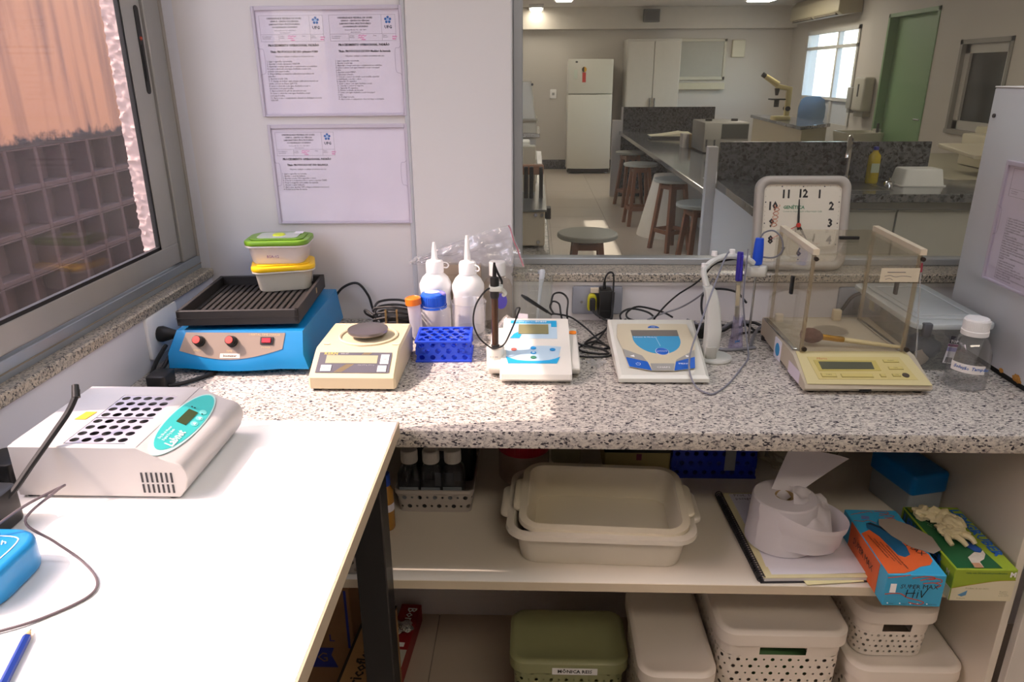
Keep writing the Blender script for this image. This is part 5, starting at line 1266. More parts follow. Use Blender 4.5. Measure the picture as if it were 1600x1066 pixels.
t = basket('storage_basket', 'sage green lidded basket with a white name label, on the floor', .869, -.432, .0, .252, .16, .25, GB, GB, handle=False)
WM[0] = False
m = frame((.012, -.0872, .226), (1, 0, 0), (0, 0, 1)); p = decal('name_label', rect(-.050, .050, -.009, .009), m, PRINTW, t, z=.0004)
text('MÔNICA REIS', .0125, m, M('#1c1c1e', .7, var=0), p, align='CENTER', z=.0014, bold=.0003)
WM[0] = True
basket('storage_basket', 'narrow white lidded basket between the green one and the widest white one', 1.077, -.571, .0, .143, .26, .355, WB, WB, group='white lidded baskets under the shelf')
t = basket('storage_basket', 'widest white lidded basket with a dark grip slot in its perforated front', 1.284, -.546, .0, .244, .36, .44, WB, WB, group='white lidded baskets under the shelf')
basket('storage_basket', 'low white lidded basket against the right panel, under the small basket', 1.531, -.556, .0, .210, .36, .365, WB, WB, group='white lidded baskets under the shelf')
basket('storage_basket', 'small white lidded basket standing on the lid of the right-hand basket', 1.505, -.535, .366, .150, .25, .124, WB, WB, group='white lidded baskets under the shelf', hole=.0033, pitch=.0125)
blob((1.284, -.50, .33), (.07, .03, .04), .4, 4, M('#4f7a4a', .7, var=.4), 'green_packet', T('packet', 'green printed packet visible through the grip slot of the widest basket', 'packet', (1.284, -.50, .3)))

t = basket('bottle_basket', 'light grey perforated basket holding white capped bottles on the shelf', .5785, -.385, .5905, .166, .25, .058, GRB, None, hole=.0052, pitch=.0165, handle=False, r=.012)
basket('bottle_basket', 'light grey perforated basket behind the black desk leg, on the shelf edge', .395, -.596, .5905, .150, .25, .062, GRB, None, hole=.0048, pitch=.0165, handle=False, r=.012)
SM = clear('#dfe3e6', .10, .16, .03, 'smoky_bottle', '#a9b0b8')
def capped(name, label, x, y, z, group=None, h=.13):
    t = T(name, label, 'bottle', (x, y, z), 0, group); WM[0] = False
    G().loft([[(a*s, b*s, zz) for a, b in rrect(-.024, .024, -.024, .024, .008, 4)] for s, zz in ((.95, 0), (1, .004), (1, h*.62), (.8, h*.70), (.55, h*.75), (.55, h*.8))]).build('bottle_body', SM, t)
    g = G().lathe([(0, h), (.016, h), (.0175, h-.002), (.0175, h*.79), (0, h*.79)], n=30)
    for k in range(30): g.box(-.0006, .0006, .017, .0181, h*.81, h-.004, mtx=Matrix.Rotation(2*pi*k/30, 4, 'Z'))
    g.build('screw_cap', M('#cfccc6', .45), t)
    decal('paper_label', rect(-.02, .02, -.02, .014), frame((0, -.0245, h*.3), (1, 0, 0), (0, 0, 1)), M('#8d959c', .6), t)
    WM[0] = True
for nm, x, y in (('leftmost of its front row', .524, -.348), ('middle of its front row', .570, -.348), ('rightmost of its front row', .616, -.346)):
    capped('reagent_bottle', 'smoky bottle with white ribbed cap in the basket, '+nm, x, y, .5955, 'white capped bottles in the grey basket')
capped('reagent_bottle', 'smoky bottle with white ribbed cap standing behind the front row in the grey basket', .592, -.288, .5955, 'white capped bottles in the grey basket')
t = T('black_box', 'black plastic box inside the grey basket behind the capped bottles', 'box', (.58, -.20, .5955))
G().rbox(.510, .650, -.258, -.152, .5955, .715, r=.01, bev=.003).build('box_body', M('#161618', .4), t); G().rbox(.508, .652, -.260, -.150, .715, .726, r=.01, bev=.003).build('lid', M('#1b1b1d', .4), t)
t = T('amber_bottle', 'tall amber bottle with a blue cap squeezed beside the black desk leg', 'bottle', (.482, -.40, .5905))
G().lathe([(0, 0), (.016, .001), (.0175, .004), (.0175, .07), (.0175, .0705), (.0175, .085), (.012, .098), (.011, .104)], n=22, c=(.4865, -.435, .5905)).build('bottle_body', M('#a3742f', .25, var=.2), t)
G().lathe([(.0178, .045), (.0178, .062)], n=22, c=(.4865, -.435, .5905)).build('white_band', PAPER, t)
G().lathe([(0, .128), (.012, .127), (.013, .102), (0, .102)], n=22, c=(.4865, -.435, .5905)).build('cap', M('#2246a8', .4), t)
t = T('red_lid_jar', 'clear plastic jar with a deep red screw lid at the back of the shelf', 'jar', (.765, -.215, .5905))
G().lathe([(0, 0), (.054, 0), (.058, .004), (.058, .062), (.054, .074)], n=36, c=(.765, -.215, .5905)).build('jar_body', clear('#fdf8f6', .08, .14, .04, 'jar', '#c9b8ae'), t)
g = G().lathe([(0, .125), (.056, .124), (.0595, .12), (.0595, .074), (0, .074)], n=40, c=(.765, -.215, .5905))
for k in range(36): g.box(-.001, .001, .059, .0603, .671, .705, mtx=Matrix.Translation((.765, -.215, 0)) @ Matrix.Rotation(2*pi*k/36, 4, 'Z'))
g.build('screw_lid', M('#9c1226', .35), t)
for x, y, lb in ((.865, -.15, 'clear glass beaker beside the red lidded jar, nearer the jar'), (.908, -.062, 'clear glass beaker at the shelf back, farther from the red lidded jar')):
    t = T('beaker', lb, 'beaker', (x, y, .5905)); WM[0] = False
    G().lathe([(0, .002), (.032, .002), (.036, .006), (.036, .105), (.039, .109), (.0375, .1095), (.035, .105), (.035, .007), (0, .004)], n=32).build('glass_wall', clear('#fdfefa', .06, .18, .03, 'shelf_glass', '#c9c8b0'), t); WM[0] = True
t = T('card_box', 'olive card box with a dark lid behind the white trays', 'box', (1.025, -.15, .5905))
G().box(.952, 1.102, -.212, -.08, .5905, .648, bev=.001, seg=1).build('box_body', M('#a59a66', .6), t); G().box(.950, 1.104, -.214, -.078, .648, .672, bev=.002, seg=1).build('dark_lid', M('#23261f', .5), t)
decal('red_sticker', rect(-.006, .006, -.008, .008), FRONT(1.03, -.212, .637), M('#7d4254', .6), t)
t = tube_rack('tube_rack', 'navy blue tube rack with a tape strip, at the back of the shelf', (1.20, -.165, .5905), 0, .19, .115, .075, 7, 4, .0105, M('#142a9c', .35))
WM[0] = False
G().box(.035-.012, .035+.012, -.0615, -.0605, .022, .076).build('tape_strip', M('#8b8f92', .6), t)
WM[0] = True

# ---- notebook, papers, paper roll
t = T('spiral_notebook', 'black spiral bound notebook with yellowed pages under loose sheets, on the shelf', 'notebook', (1.29, -.44, .5905))
R = Matrix.Translation((1.297, -.445, 0)) @ Matrix.Rotation(radians(2.2), 4, 'Z')
G().box(-.10, .098, -.146, .146, .5905, .5925, mtx=R).build('back_cover', M('#1d1d22', .5), t)
G().box(-.092, .096, -.143, .143, .5925, .600, bev=.0005, seg=1, mtx=R).build('page_block', M('#dcd9da', .8), t)
G().box(-.094, .097, -.144, .144, .600, .6012, mtx=R).build('cover_sheet', M('#d8d0a4', .7), t)
for k in range(44):
    y = -.142+k*.0066
    pts = [R @ Vector((-.098+.0075*cos(a), y+.0012*a/6, .5985+.0075*sin(a))) for a in [2*pi*i/8 for i in range(9)]]
    G().tube(pts, .0011, n=5, sub=2).build('spiral_ring', M('#18181c', .35), t)
t = T('paper_stack', 'loose white printed sheets lying on the spiral notebook', 'paper', (1.31, -.45, .6014))
for k, (x0, x1, y0, y1, a) in enumerate(((-.080, .100, -.135, .140, 2.2), (-.075, .088, -.12, .13, -2), (-.07, .085, -.095, .13, 6))):
    Rk = Matrix.Translation((1.300, -.445, 0)) @ Matrix.Rotation(radians(a), 4, 'Z')
    z = .6016+.0011*k
    s = G().grid(lambda u, v: Rk @ Vector((x0+(x1-x0)*u, y0+(y1-y0)*v, z+.0022*max(0, u-.55)*max(0, .5-v)*4)), 8, 8).build('sheet', M('#dcdae2', .8), t)
text('Prot. 12\npesagem', .013, R @ Matrix.Translation((-.07, .135, .6044)), INKL, t)
t = T('yellow_slip', 'torn pale yellow slip sticking out under the loose sheets', 'paper', (1.33, -.585, .6016))
G().prism([(1.285, -.600), (1.392, -.588), (1.393, -.572), (1.28, -.578)], .5926, .5934).build('slip', M('#d9d2a2', .8), t)

def paper_roll():
    from mathutils import noise
    t = T('paper_towel_roll', 'large white paper roll with its end pulled up and folded loose, on the papers', 'paper roll', (1.275, -.475, .606))
    PW = milky('#e3dfe3', .25, .85, 'tissue')
    c = (1.272, -.475, 0)
    G().lathe([(.019, .607), (.066, .607), (.0665, .612), (.060, .700), (.058, .703), (.019, .703)], c, 48).build('roll', PW, t, smooth=.5)
    G().lathe([(.019, .703), (.0185, .703), (.0185, .607), (.019, .607)], c, 30).build('core', M('#b39a6c', .8), t)
    # loose outer turn swinging out to the right
    def wrap(u, v):
        a = radians(-150+190*u); r = .067+.038*sin(pi*min(1, max(0, (u-.15)/.8)))*(.55+.45*v)
        x, y = c[0]+.018*sin(pi*u)+r*cos(a), c[1]-.006+r*.86*sin(a)
        z = .612+.085*v+(.010*sin(5*u+2*v)-.02*u*v)
        return (x+.004*noise.noise(Vector((u*6, v*4, 1))), y+.004*noise.noise(Vector((u*6, v*4, 4))), z)
    G().grid(wrap, 40, 10).build('loose_turn', PW, t, smooth=1.2)
    # folded flap over the top
    def flap(u, v):
        x = 1.285+.078*u-.012*v; y = -.455-.088*v+.012*u
        z = .704+.010*sin(3*u+1)+.012*noise.noise(Vector((u*4, v*4, 2)))-.045*max(0, v-.45)*1.5-.018*u
        return (x, y, z)
    G().grid(flap, 16, 16).build('folded_flap', PW, t, smooth=.7)
    # free end pulled up out of the core
    def tail(u, v):
        w = .020+.045*v
        x = 1.262+.085*v+(u-.5)*w*2*.75; y = -.462+.035*v-(u-.5)*w*.55
        z = .690+.085*v-.012*(u-.5)*2*v+.004*sin(5*u+3*v)
        return (x, y, z)
    G().grid(tail, 14, 18).build('pulled_end', PW, t, smooth=.9)
paper_roll()
def film_bag():
    from mathutils import noise
    t = T('plastic_bag', 'crumpled clear plastic bag behind the paper roll on the shelf', 'bag', (1.40, -.2, .5905))
    def f(u, v):
        a = 2*pi*u; p = pi*(v-.5)*.98
        r = 1+.35*noise.noise(Vector((cos(a)*2, sin(a)*2, v*4)))+.16*noise.noise(Vector((cos(a)*6, sin(a)*6, v*9)))
        return (1.405+.10*r*cos(a)*cos(p), -.17+.075*r*sin(a)*cos(p), max(.592, .665+.07*r*sin(p)))
    G().grid(f, 44, 22).build('bag_film', clear('#fbfbf6', .16, .25, .10, 'shelf_bag', '#c9c7b6'), t, smooth=.4)
film_bag()
t = T('pipette_tip_box', 'tip box with bright blue lid and pale body near the right panel', 'box', (1.587, -.315, .5905), radians(14))
WM[0] = False
G().rbox(-.040, .040, -.062, .062, 0, .066, r=.008, bev=.002).build('box_body', milky('#aeb6bc', .3), t)
G().rbox(-.044, .044, -.066, .066, .058, .104, r=.010, bev=.006, seg=3).build('lid', M('#0d6fb4', .35), t)
WM[0] = True

# ---- glove boxes
def quad_decal(n, pts, m, mat, p, z=.0005): return decal(n, pts, m, mat, p, z=z)
def glove_box_blue():
    t = T('glove_box', 'light blue and orange glove box with HIV handwritten on its end, over the shelf edge', 'box', (1.449, -.55, .5905), radians(-1.2)); WM[0] = False
    W, D, H = .099, .200, .066; BL = M('#37a3cf', .45, var=.04); OR = M('#d9622f', .5, var=.04); DK = M('#1f5d84', .5); RED = M('#c2472c', .5, var=0); TX = M('#3a2b2b', .6, var=0)
    G().box(-W/2, W/2, -D/2, D/2, 0, H, bev=.0012, seg=1).build('carton', BL, t)
    P = FLAT(0, 0, H)
    decal('orange_field', [(-.049, -.099), (-.02, -.0965), (.0, -.088), (.014, -.078), (.034, -.072), (.044, -.060), (.046, -.042), (.036, -.022), (.02, -.012), (-.004, .008), (-.012, .022), (-.03, .03), (-.049, .018)], P, OR, t)
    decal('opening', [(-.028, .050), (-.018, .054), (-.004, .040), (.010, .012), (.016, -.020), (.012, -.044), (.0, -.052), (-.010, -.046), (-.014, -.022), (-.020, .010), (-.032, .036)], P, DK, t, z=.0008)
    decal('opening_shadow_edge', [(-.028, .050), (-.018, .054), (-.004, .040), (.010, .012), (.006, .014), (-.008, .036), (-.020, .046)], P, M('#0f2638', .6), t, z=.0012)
    for ln in ([(-.045, .080), (-.02, .088), (-.005, .092), (.0, .088)], [(.004, .092), (.02, .094), (.03, .090), (.026, .085), (.012, .086)], [(.008, .078), (.024, .082), (.036, .078), (.03, .073), (.016, .074)], [(.010, .066), (.026, .070), (.034, .067)], [(-.047, .060), (-.03, .058), (-.018, .062), (-.008, .052)]):
        strokes('hand_outline', [ln], .0016, P, RED, t, z=.0012)
    decal('violet_smudge', [(-.03, .066), (-.014, .068), (-.012, .076), (-.026, .078)], P, M('#6f78b0', .5), t)
    text('MAX', .018, P @ Matrix.Translation((.028, -.03, 0)) @ Matrix.Rotation(radians(-62), 4, 'Z'), TX, t, z=.0016, sx=.9, align='CENTER')
    for k in range(4): text('100 luvas de procedimento não estéreis', .0042, P @ Matrix.Translation((-.040+.007*k, .012-.01*k, 0)) @ Matrix.Rotation(radians(-82), 4, 'Z'), TX, t, z=.0016, bold=.0001)
    Q = frame((-W/2, 0, H/2), (0, -1, 0), (0, 0, 1)); decal('orange_side', rect(-.06, .07, -.031, .031), Q, OR, t)
    text('SUPER MAX', .020, Q @ Matrix.Translation((.005, .004, 0)), TX, t, align='CENTER', z=.0016, sx=.85)
    F = frame((0, -D/2, H/2), (1, 0, 0), (0, 0, 1))
    text('SUPER MAX', .0122, F @ Matrix.Translation((.007, .0085, 0)), TX, t, align='CENTER', z=.0008, sx=1.0)
    for ln in ([(-.049, .026), (-.03, .029), (-.012, .033)], [(-.008, .026), (.01, .030), (.026, .030), (.03, .026), (.02, .024)], [(.006, .022), (.024, .027), (.040, .025), (.042, .020), (.034, .019)], [(.012, .016), (.03, .018), (.042, .013), (.036, .009)], [(-.049, -.008), (-.024, -.006), (-.010, -.014), (.012, -.020), (.020, -.024), (.012, -.028), (-.006, -.024)]):
        strokes('hand_outline', [ln], .0018, F, RED, t, z=.0008)
    K = M('#16161c', .6, var=0)
    for ln in ([(-.012, .003), (-.013, -.013)], [(.0, .004), (-.001, -.014)], [(-.014, -.005), (.002, -.004)], [(.0065, -.002), (.006, -.014)], [(.0065, .002), (.007, .003)], [(.011, .002), (.014, -.013)], [(.014, -.013), (.022, .006)]):
        strokes('handwritten_HIV', [ln], .0016, F, K, t, z=.0014)
    decal('price_sticker', rect(-.042, -.032, -.004, .014), F, PRINTW, t, z=.0010)
    for k, x in enumerate((-.041, -.020, -.002, .010, .026)): decal('bullet', ell(x, -.027, .0012, .0012, 10), F, PRINTW, t); text('luvas latex'[:6+k], .0036, F @ Matrix.Translation((x+.003, -.0275, 0)), TX, t, z=.0008)
    # torn cardboard flap standing out of the opening
    G().prism([(.0, .0), (.012, .006), (.060, .052) if False else (.03, .004), (.052, -.004), (.062, -.018), (.056, -.026), (.036, -.026), (.016, -.018), (.002, -.008)], 0, .0008, mtx=Matrix.Translation((-.002, .058, H+.006)) @ Matrix.Rotation(radians(-30), 4, 'Z') @ Matrix.Rotation(radians(5), 4, 'X') @ Matrix.Diagonal((1.75, 2.2, 1, 1))).build('cardboard_flap', M('#8f8478', .85), t)
    WM[0] = True
glove_box_blue()
def glove_box_green():
    t = T('glove_box', 'green glove box with blue lettering and a pale glove lying out of its slot', 'box', (1.574, -.535, .5905)); WM[0] = False
    W, D, H = .107, .196, .066; LG = M('#93a92c', .45, var=.03); DG = M('#1d5a34', .45, var=.03); CR = M('#d8d0b2', .5, var=.03); BT = M('#1f5fb0', .5, var=0)
    G().box(-W/2, W/2, -D/2, D/2, 0, H, bev=.0012, seg=1).build('carton', LG, t)
    P = FLAT(0, 0, H)
    decal('green_field', [(-.052, .094), (-.012, .096), (-.004, .06), (.020, -.02), (.028, -.094), (-.050, -.095)], P, DG, t)
    text('LEMGRUBER', .025, P @ Matrix.Translation((.0385, .088, 0)) @ Matrix.Rotation(radians(-88), 4, 'Z'), BT, t, z=.0012, bold=.0009, sx=1.08, align='LEFT')
    text('luvas para procedimentos', .0055, P @ Matrix.Translation((.017, .08, 0)) @ Matrix.Rotation(radians(-88), 4, 'Z'), DG, t, z=.0012)
    for k in range(3): text('Luvas de látex'[:14-3*k], .0048, P @ Matrix.Translation((-.036, .060-.012*k, 0)) @ Matrix.Rotation(radians(-60), 4, 'Z'), M('#b9c9a8', .6, var=0), t, z=.0012)
    decal('gold_band', rect(-.048, -.030, .076, .092), P, M('#7a7a24', .5), t, z=.0008)
    # printed hand with a blue cloth
    decal('printed_cloth', [(-.004, -.028), (.006, -.012), (.022, -.040), (.014, -.052), (.006, -.048)], P, M('#2450a0', .5), t, z=.0012)
    decal('printed_hand', [(-.020, -.094), (-.004, -.094), (-.002, -.078), (.010, -.070), (.020, -.056), (.022, -.044), (.014, -.052), (.004, -.050), (-.006, -.058), (-.016, -.066)], P, M('#c9bfae', .6, var=.2, scale=120), t, z=.0014)
    decal('printed_wrist', rect(-.019, -.005, -.095, -.082), P, M('#b98a68', .6), t, z=.0018)
    Q = frame((-W/2, 0, H/2), (0, -1, 0), (0, 0, 1)); decal('dark_side', rect(-.09, .05, .0, .031), Q, DG, t); text('LEMGRUBER', .026, Q @ Matrix.Translation((-.085, .016, 0)), BT, t, z=.0012, bold=.0008)
    decal('pale_side', rect(-.097, .097, -.032, -.008), Q, CR, t, z=.0006); text('M', .014, Q @ Matrix.Translation((.08, .014, 0)), CR, t, z=.0012, align='CENTER', bold=.0005)
    F = frame((0, -D/2, H/2), (1, 0, 0), (0, 0, 1))
    decal('pale_front', [(-.053, -.032), (.053, -.032), (.053, .012), (.02, .010), (-.02, .002), (-.053, -.006)], F, CR, t)
    strokes('gold_curve', [[(-.053, -.006), (-.02, .002), (.02, .010), (.053, .012)]], .0012, F, M('#a98f2c', .5), t, z=.0008)
    text('Caixa com 100 luvas para procedimentos', .0042, F @ Matrix.Translation((0, .026, 0)), DG, t, align='CENTER', z=.0008, bold=.0001)
    text('M', .013, F @ Matrix.Translation((.046, .023, 0)), PRINTW, t, align='CENTER', z=.0008, bold=.0008)
    text('Produto de uso único', .0046, F @ Matrix.Translation((-.03, -.006, 0)), M('#8f8a5a', .6, var=0), t, z=.0010)
    decal('blue_emblem', [(-.041, -.020), (-.030, -.013), (-.026, -.010), (-.027, -.020), (-.034, -.023)], F, M('#5b8fb4', .5), t, z=.0010); text('Indústria', .0042, F @ Matrix.Translation((-.034, -.027, 0)), M('#8f8a6a', .6, var=0), t, align='CENTER', z=.0010)
    text('Registro\nValidade\nLote 2291', .0042, F @ Matrix.Translation((.030, -.010, 0)), M('#8f8a6a', .6, var=0), t, z=.0010)
    WM[0] = True
glove_box_green()
def loose_glove():
    from mathutils import noise
    t = T('latex_glove', 'crumpled cream latex glove lying on top of the green glove box', 'glove', (1.563, -.52, .658))
    GL = milky('#ddd2a8', .15, .5, 'latex')
    b = bmesh.new()
    for c, r, sd in (((1.540, -.478, .668), (.018, .016, .012), 1), ((1.562, -.492, .671), (.024, .018, .014), 5), ((1.574, -.515, .670), (.020, .022, .013), 9), ((1.567, -.538, .667), (.022, .016, .010), 13), ((1.552, -.532, .665), (.013, .018, .008), 17)):
        q = bmesh.new(); bmesh.ops.create_icosphere(q, subdivisions=4, radius=1)
        for v in q.verts:
            k = 1+.45*noise.noise(v.co*1.9+Vector((sd, 0, 0)))+.22*noise.noise(v.co*4.5+Vector((0, sd, 0)))
            v.co = Vector((v.co.x*r[0]*k+c[0], v.co.y*r[1]*k+c[1], max(.658, v.co.z*r[2]*k+c[2])))
        me = bpy.data.meshes.new('t'); q.to_mesh(me); q.free(); b.from_mesh(me); bpy.data.meshes.remove(me)
    G().add(b).build('crumpled_palm', GL, t, smooth=.9)
    for pts in ([(1.575, -.545, .667), (1.585, -.556, .668), (1.590, -.565, .661)], [(1.552, -.54, .665), (1.546, -.556, .664), (1.548, -.568, .660)], [(1.563, -.545, .666), (1.566, -.562, .667), (1.572, -.572, .661)], [(1.582, -.50, .672), (1.593, -.505, .672), (1.598, -.517, .663)]):
        G().tube(pts, .006, n=9, rad=lambda s: .0065-.0025*s).build('finger', GL, t)
loose_glove()

# ---- on the floor behind the desk leg
t = T('cardboard_box', 'brown cardboard shipping box with blue print on the floor, behind the desk', 'box', (.25, -.15, 0))
KB = M('#8f6c4a', .8, var=.08); BLU_ = M('#26308c', .6, var=0)
G().box(.12, .352, -.30, -.03, 0, .33, bev=.002, seg=1).build('carton', KB, t)
G().prism([(.352, -.30), (.392, -.25), (.392, -.06), (.352, -.03)], .326, .3285).build('open_flap', M('#9a7752', .8), t)
F = FRONT(.272, -.3002, .12); decal('blue_print', [(-.05, .03), (.03, .03), (.022, .008), (.036, -.03), (-.05, -.03)], F, BLU_, t); text('G', .04, F @ Matrix.Translation((.0, 0, 0)), M('#8f6c4a', .7, var=0), t, z=.001, align='CENTER')
decal('blue_stripe', rect(-.003, .003, .03, .20), F @ Matrix.Translation((.069, 0, 0)), BLU_, t); text('L', .03, F @ Matrix.Translation((.02, .06, 0)), BLU_, t, z=.001)
t = T('cardboard_box', 'long narrow brown carton lettered Bricoflex leaning beside the shipping box', 'box', (.42, -.40, 0))
Rb = Matrix.Translation((.424, -.425, .0)) @ Matrix.Rotation(radians(-4), 4, 'Z')
G().box(-.034, .034, -.15, .12, 0, .285, bev=.002, seg=1, mtx=Rb).build('carton', M('#a07c50', .8, var=.08), t)
for x in (-.034, .028): G().box(x, x+.006, -.15, .12, .285, .2856, mtx=Rb).build('black_edge', M('#241c18', .7), t)
text('Bricoflex', .036, Rb @ frame((.004, -.145, .2858), (0, 1, 0), (-1, 0, 0)), M('#2a201a', .7, var=0), t, bold=.0008)
t = T('foil_box', 'red and white aluminium foil carton lying on the floor by the desk leg', 'box', (.44, -.14, 0))
Rf = Matrix.Translation((.436, -.155, .0)) @ Matrix.Rotation(radians(-4), 4, 'Z')
G().box(-.028, .028, -.11, .13, .0, .055, bev=.001, seg=1, mtx=Rf).build('carton', M('#8f1218', .45), t)
decal('white_panel', rect(-.027, .027, -.109, -.045), Rf @ FLAT(0, 0, .0552), M('#c3c0b4', .6), t); decal('green_mark', rect(.004, .02, -.105, -.090), Rf @ FLAT(0, 0, .0558), M('#6d9a34', .6), t)
text('Bom', .036, Rf @ frame((.006, .115, .0554), (0, -1, 0), (1, 0, 0)), PRINTW, t, align='LEFT', bold=.0006)
decal('white_tag', rect(-.02, .016, -.035, -.020), Rf @ FLAT(0, 0, .0554), PRINTW, t)
t = T('foil_scrap', 'crumpled silver foil scrap lying on the red foil carton', 'foil', (.44, -.12, .056))
blob((.438, -.125, .064), (.026, .020, .011), .6, 6, M('#c9c9c6', .18, 1, bump=1, bscale=220), 'crumpled_foil', t)

# ================================================================== next room: furniture and things
WM[0] = True
WHB = M('#c9c6c6', .45, var=.02); WOOD = M('#7a4a30', .5, var=.2, scale=18); SEATM = M('#9c9c92', .5, var=.03)
t = T('refrigerator', 'white two door refrigerator with an energy sticker at the far wall', 'refrigerator', (1.62, 10.2, 0))
FR = M('#d0cec2', .35, var=.02)
def fdoor(z0, z1): return G().prism([(1.285, 10.02), (1.285, 9.975)]+[(1.285+.67*k/10, 9.975-.045*sin(pi*k/10)) for k in range(1, 10)]+[(1.955, 9.975), (1.955, 10.02)], z0, z1, bev=.006, seg=2)
G().box(1.29, 1.95, 10.02, 10.55, .05, 1.66, bev=.01).build('cabinet', FR, t)
fdoor(1.19, 1.675).build('door', FR, t); fdoor(.08, 1.175).build('door', FR, t)
G().box(1.30, 1.94, 9.99, 10.5, .02, .08).build('plinth', M('#2e2c2a', .6), t)
for x in (1.33, 1.9): G().cyl((x, 10.05, 0), (x, 10.05, .03), .025).build('foot', WHITE, t)
m = FRONT(1.52, 9.9285, 1.50)
decal('yellow_disc', ell(.0, .03, .035, .038, 24), m, M('#d8a02a', .6), t); decal('black_half', [(.0, .068), (0, -.008), (-.02, -.001), (-.034, .02), (-.034, .04), (-.02, .061)], m, M('#3a3326', .6), t, z=.003); decal('red_tag', rect(-.026, .026, -.15, -.012), m, M('#c23b30', .6), t)
decal('efficiency_label', rect(-.15, -.10, -.10, .03), m, M('#c6cfc0', .6), t); decal('maker_badge', ell(-.115, .135, .02, .013, 16), m, M('#4a4a4c', .4), t)
t = T('tall_cupboard', 'tall pale cupboard standing right of the refrigerator', 'cupboard', (2.5, 10.3, 0))
G().box(2.16, 2.95, 10.02, 10.57, 0, 1.95, bev=.004).build('cupboard_body', M('#b9b5ac', .5), t)
for x0, x1 in ((2.17, 2.55), (2.56, 2.94)):
    d = G().box(x0, x1, 10.0, 10.02, .08, 1.92, bev=.003, seg=1).build('door', M('#bab6ad', .45), t)
    G().box(x1-.04 if x0 < 2.4 else x0+.02, x1-.02 if x0 < 2.4 else x0+.04, 9.975, 10.0, .95, 1.12, bev=.004, seg=1).build('handle', STEEL, d)
t = T('wall_board', 'large pale framed board on the far wall above the far bench', 'board', (3.3, 10.58, 1.5))
G().box(2.98, 3.72, 10.575, 10.598, 1.42, 1.93).build('board_face', M('#aaa9a0', .5), t)
for a in ((2.95, 3.75, 1.93, 1.97), (2.95, 3.75, 1.37, 1.42), (2.95, 2.99, 1.37, 1.97), (3.71, 3.75, 1.37, 1.97)): G().box(a[0], a[1], 10.56, 10.598, a[2], a[3], bev=.004, seg=1).build('board_frame', M('#c3bfae', .5), t)
t = T('wall_shelf', 'cream narrow ledge on the far wall under the framed board', 'shelf', (3.3, 10.55, 1.28))
G().box(2.9, 3.75, 10.5, 10.6, 1.23, 1.33, bev=.004, seg=1).build('ledge', M('#c3bda6', .5), t)
t = T('fuse_box', 'small cream square box on the far wall right of the framed board', 'box', (3.93, 10.57, 1.83))
G().box(3.83, 4.03, 10.55, 10.598, 1.70, 1.95, bev=.008).build('box_body', M('#d0cbb2', .5), t); G().box(3.84, 4.02, 10.545, 10.55, 1.71, 1.94, bev=.002, seg=1).build('cover', M('#d3ceb8', .5), t)
t = T('wall_socket', 'white socket plate on the far wall left of the refrigerator', 'outlet', (1.08, 10.59, 1.17))
G().rbox(-.05, .05, -.07, .07, 0, .012, r=.01, bev=.003, mtx=FRONT(1.08, 10.6, 1.17)).build('cover_plate', WHITE, t); G().rbox(-.02, .02, -.02, .02, .012, .015, r=.006, mtx=FRONT(1.08, 10.6, 1.17)).build('socket_insert', M('#9a9a98', .5), t)
t = T('ceiling_duct', 'small dark grey square fitting under the beam of the next room', 'vent', (2.2, 10.2, 2.3))
G().box(2.42, 2.66, 10.36, 10.44, 2.2, 2.38, bev=.004, seg=1).build('duct_box', M('#5f5f5c', .6), t); G().box(2.44, 2.64, 10.355, 10.36, 2.22, 2.36).build('grille', M('#4a4a48', .6), t)

# ---- middle granite bench with its end walls
t = T('island_bench', 'long grey granite bench with low end walls in the middle of the next room', 'bench', (2.4, 5.2, 0))
G().box(1.83, 3.0, 2.66, 7.72, .76, .80, bev=.004, seg=1).build('bench_top', GRAN_DARK2, t)
G().box(2.45, 2.95, 2.7, 7.7, 0.02, .76).build('bench_base', M('#8f8d88', .5, var=.04), t)
G().box(1.855, 2.99, 7.72, 7.75, .0, 1.085, bev=.003, seg=1).build('end_wall', GRAN_DARK, t)
G().box(1.745, 1.855, 7.715, 7.755, 0, .93, bev=.003, seg=1).build('end_panel', WHB, t); G().box(1.85, 1.872, 7.70, 7.72, .80, 1.085).build('end_panel', WHB, t)
G().box(1.845, 3.03, 2.62, 2.65, .80, 1.10, bev=.003, seg=1).build('end_wall', GRAN_DARK, t)
G().box(1.775, 1.832, 2.60, 2.66, 0, 1.075, bev=.003, seg=1).build('end_panel', WHB, t)
for y in (5.9, 4.3): G().box(2.435, 2.45, y-.6, y+.6, .02, .74).build('base_panel', M('#a7a5a2', .5, var=.04), t)

# ---- stools
def stool():
    t = T('stool', 'round grey topped wooden stool nearest the glass, in the aisle', 'stool', (1.09, 2.42, 0), 0); WM[0] = False
    G().lathe([(0, .62), (.165, .62), (.172, .614), (.172, .598), (.165, .592), (0, .592)], n=40).build('seat', SEATM, t)
    for k in range(4):
        a = pi/4+pi/2*k
        G().box(-.016, .016, -.016, .016, 0, 1, mtx=Matrix(((1, 0, -.055*cos(a)*1.4, .172*cos(a)), (0, 1, -.055*sin(a)*1.4, .172*sin(a)), (0, 0, .592, 0), (0, 0, 0, 1)))).build('leg', WOOD, t)
    for z, e in ((.17, .148), (.55, .105)):
        for k in range(4):
            G().box(-e*.71, e*.71, -.009, .009, z-.017, z+.017, mtx=Matrix.Rotation(pi/2*k, 4, 'Z') @ Matrix.Translation((0, e*.71, 0))).build('stretcher' if z < .3 else 'apron', WOOD, t)
    WM[0] = True
    return t
s0 = stool(); s0['group'] = 'stools in the next room'
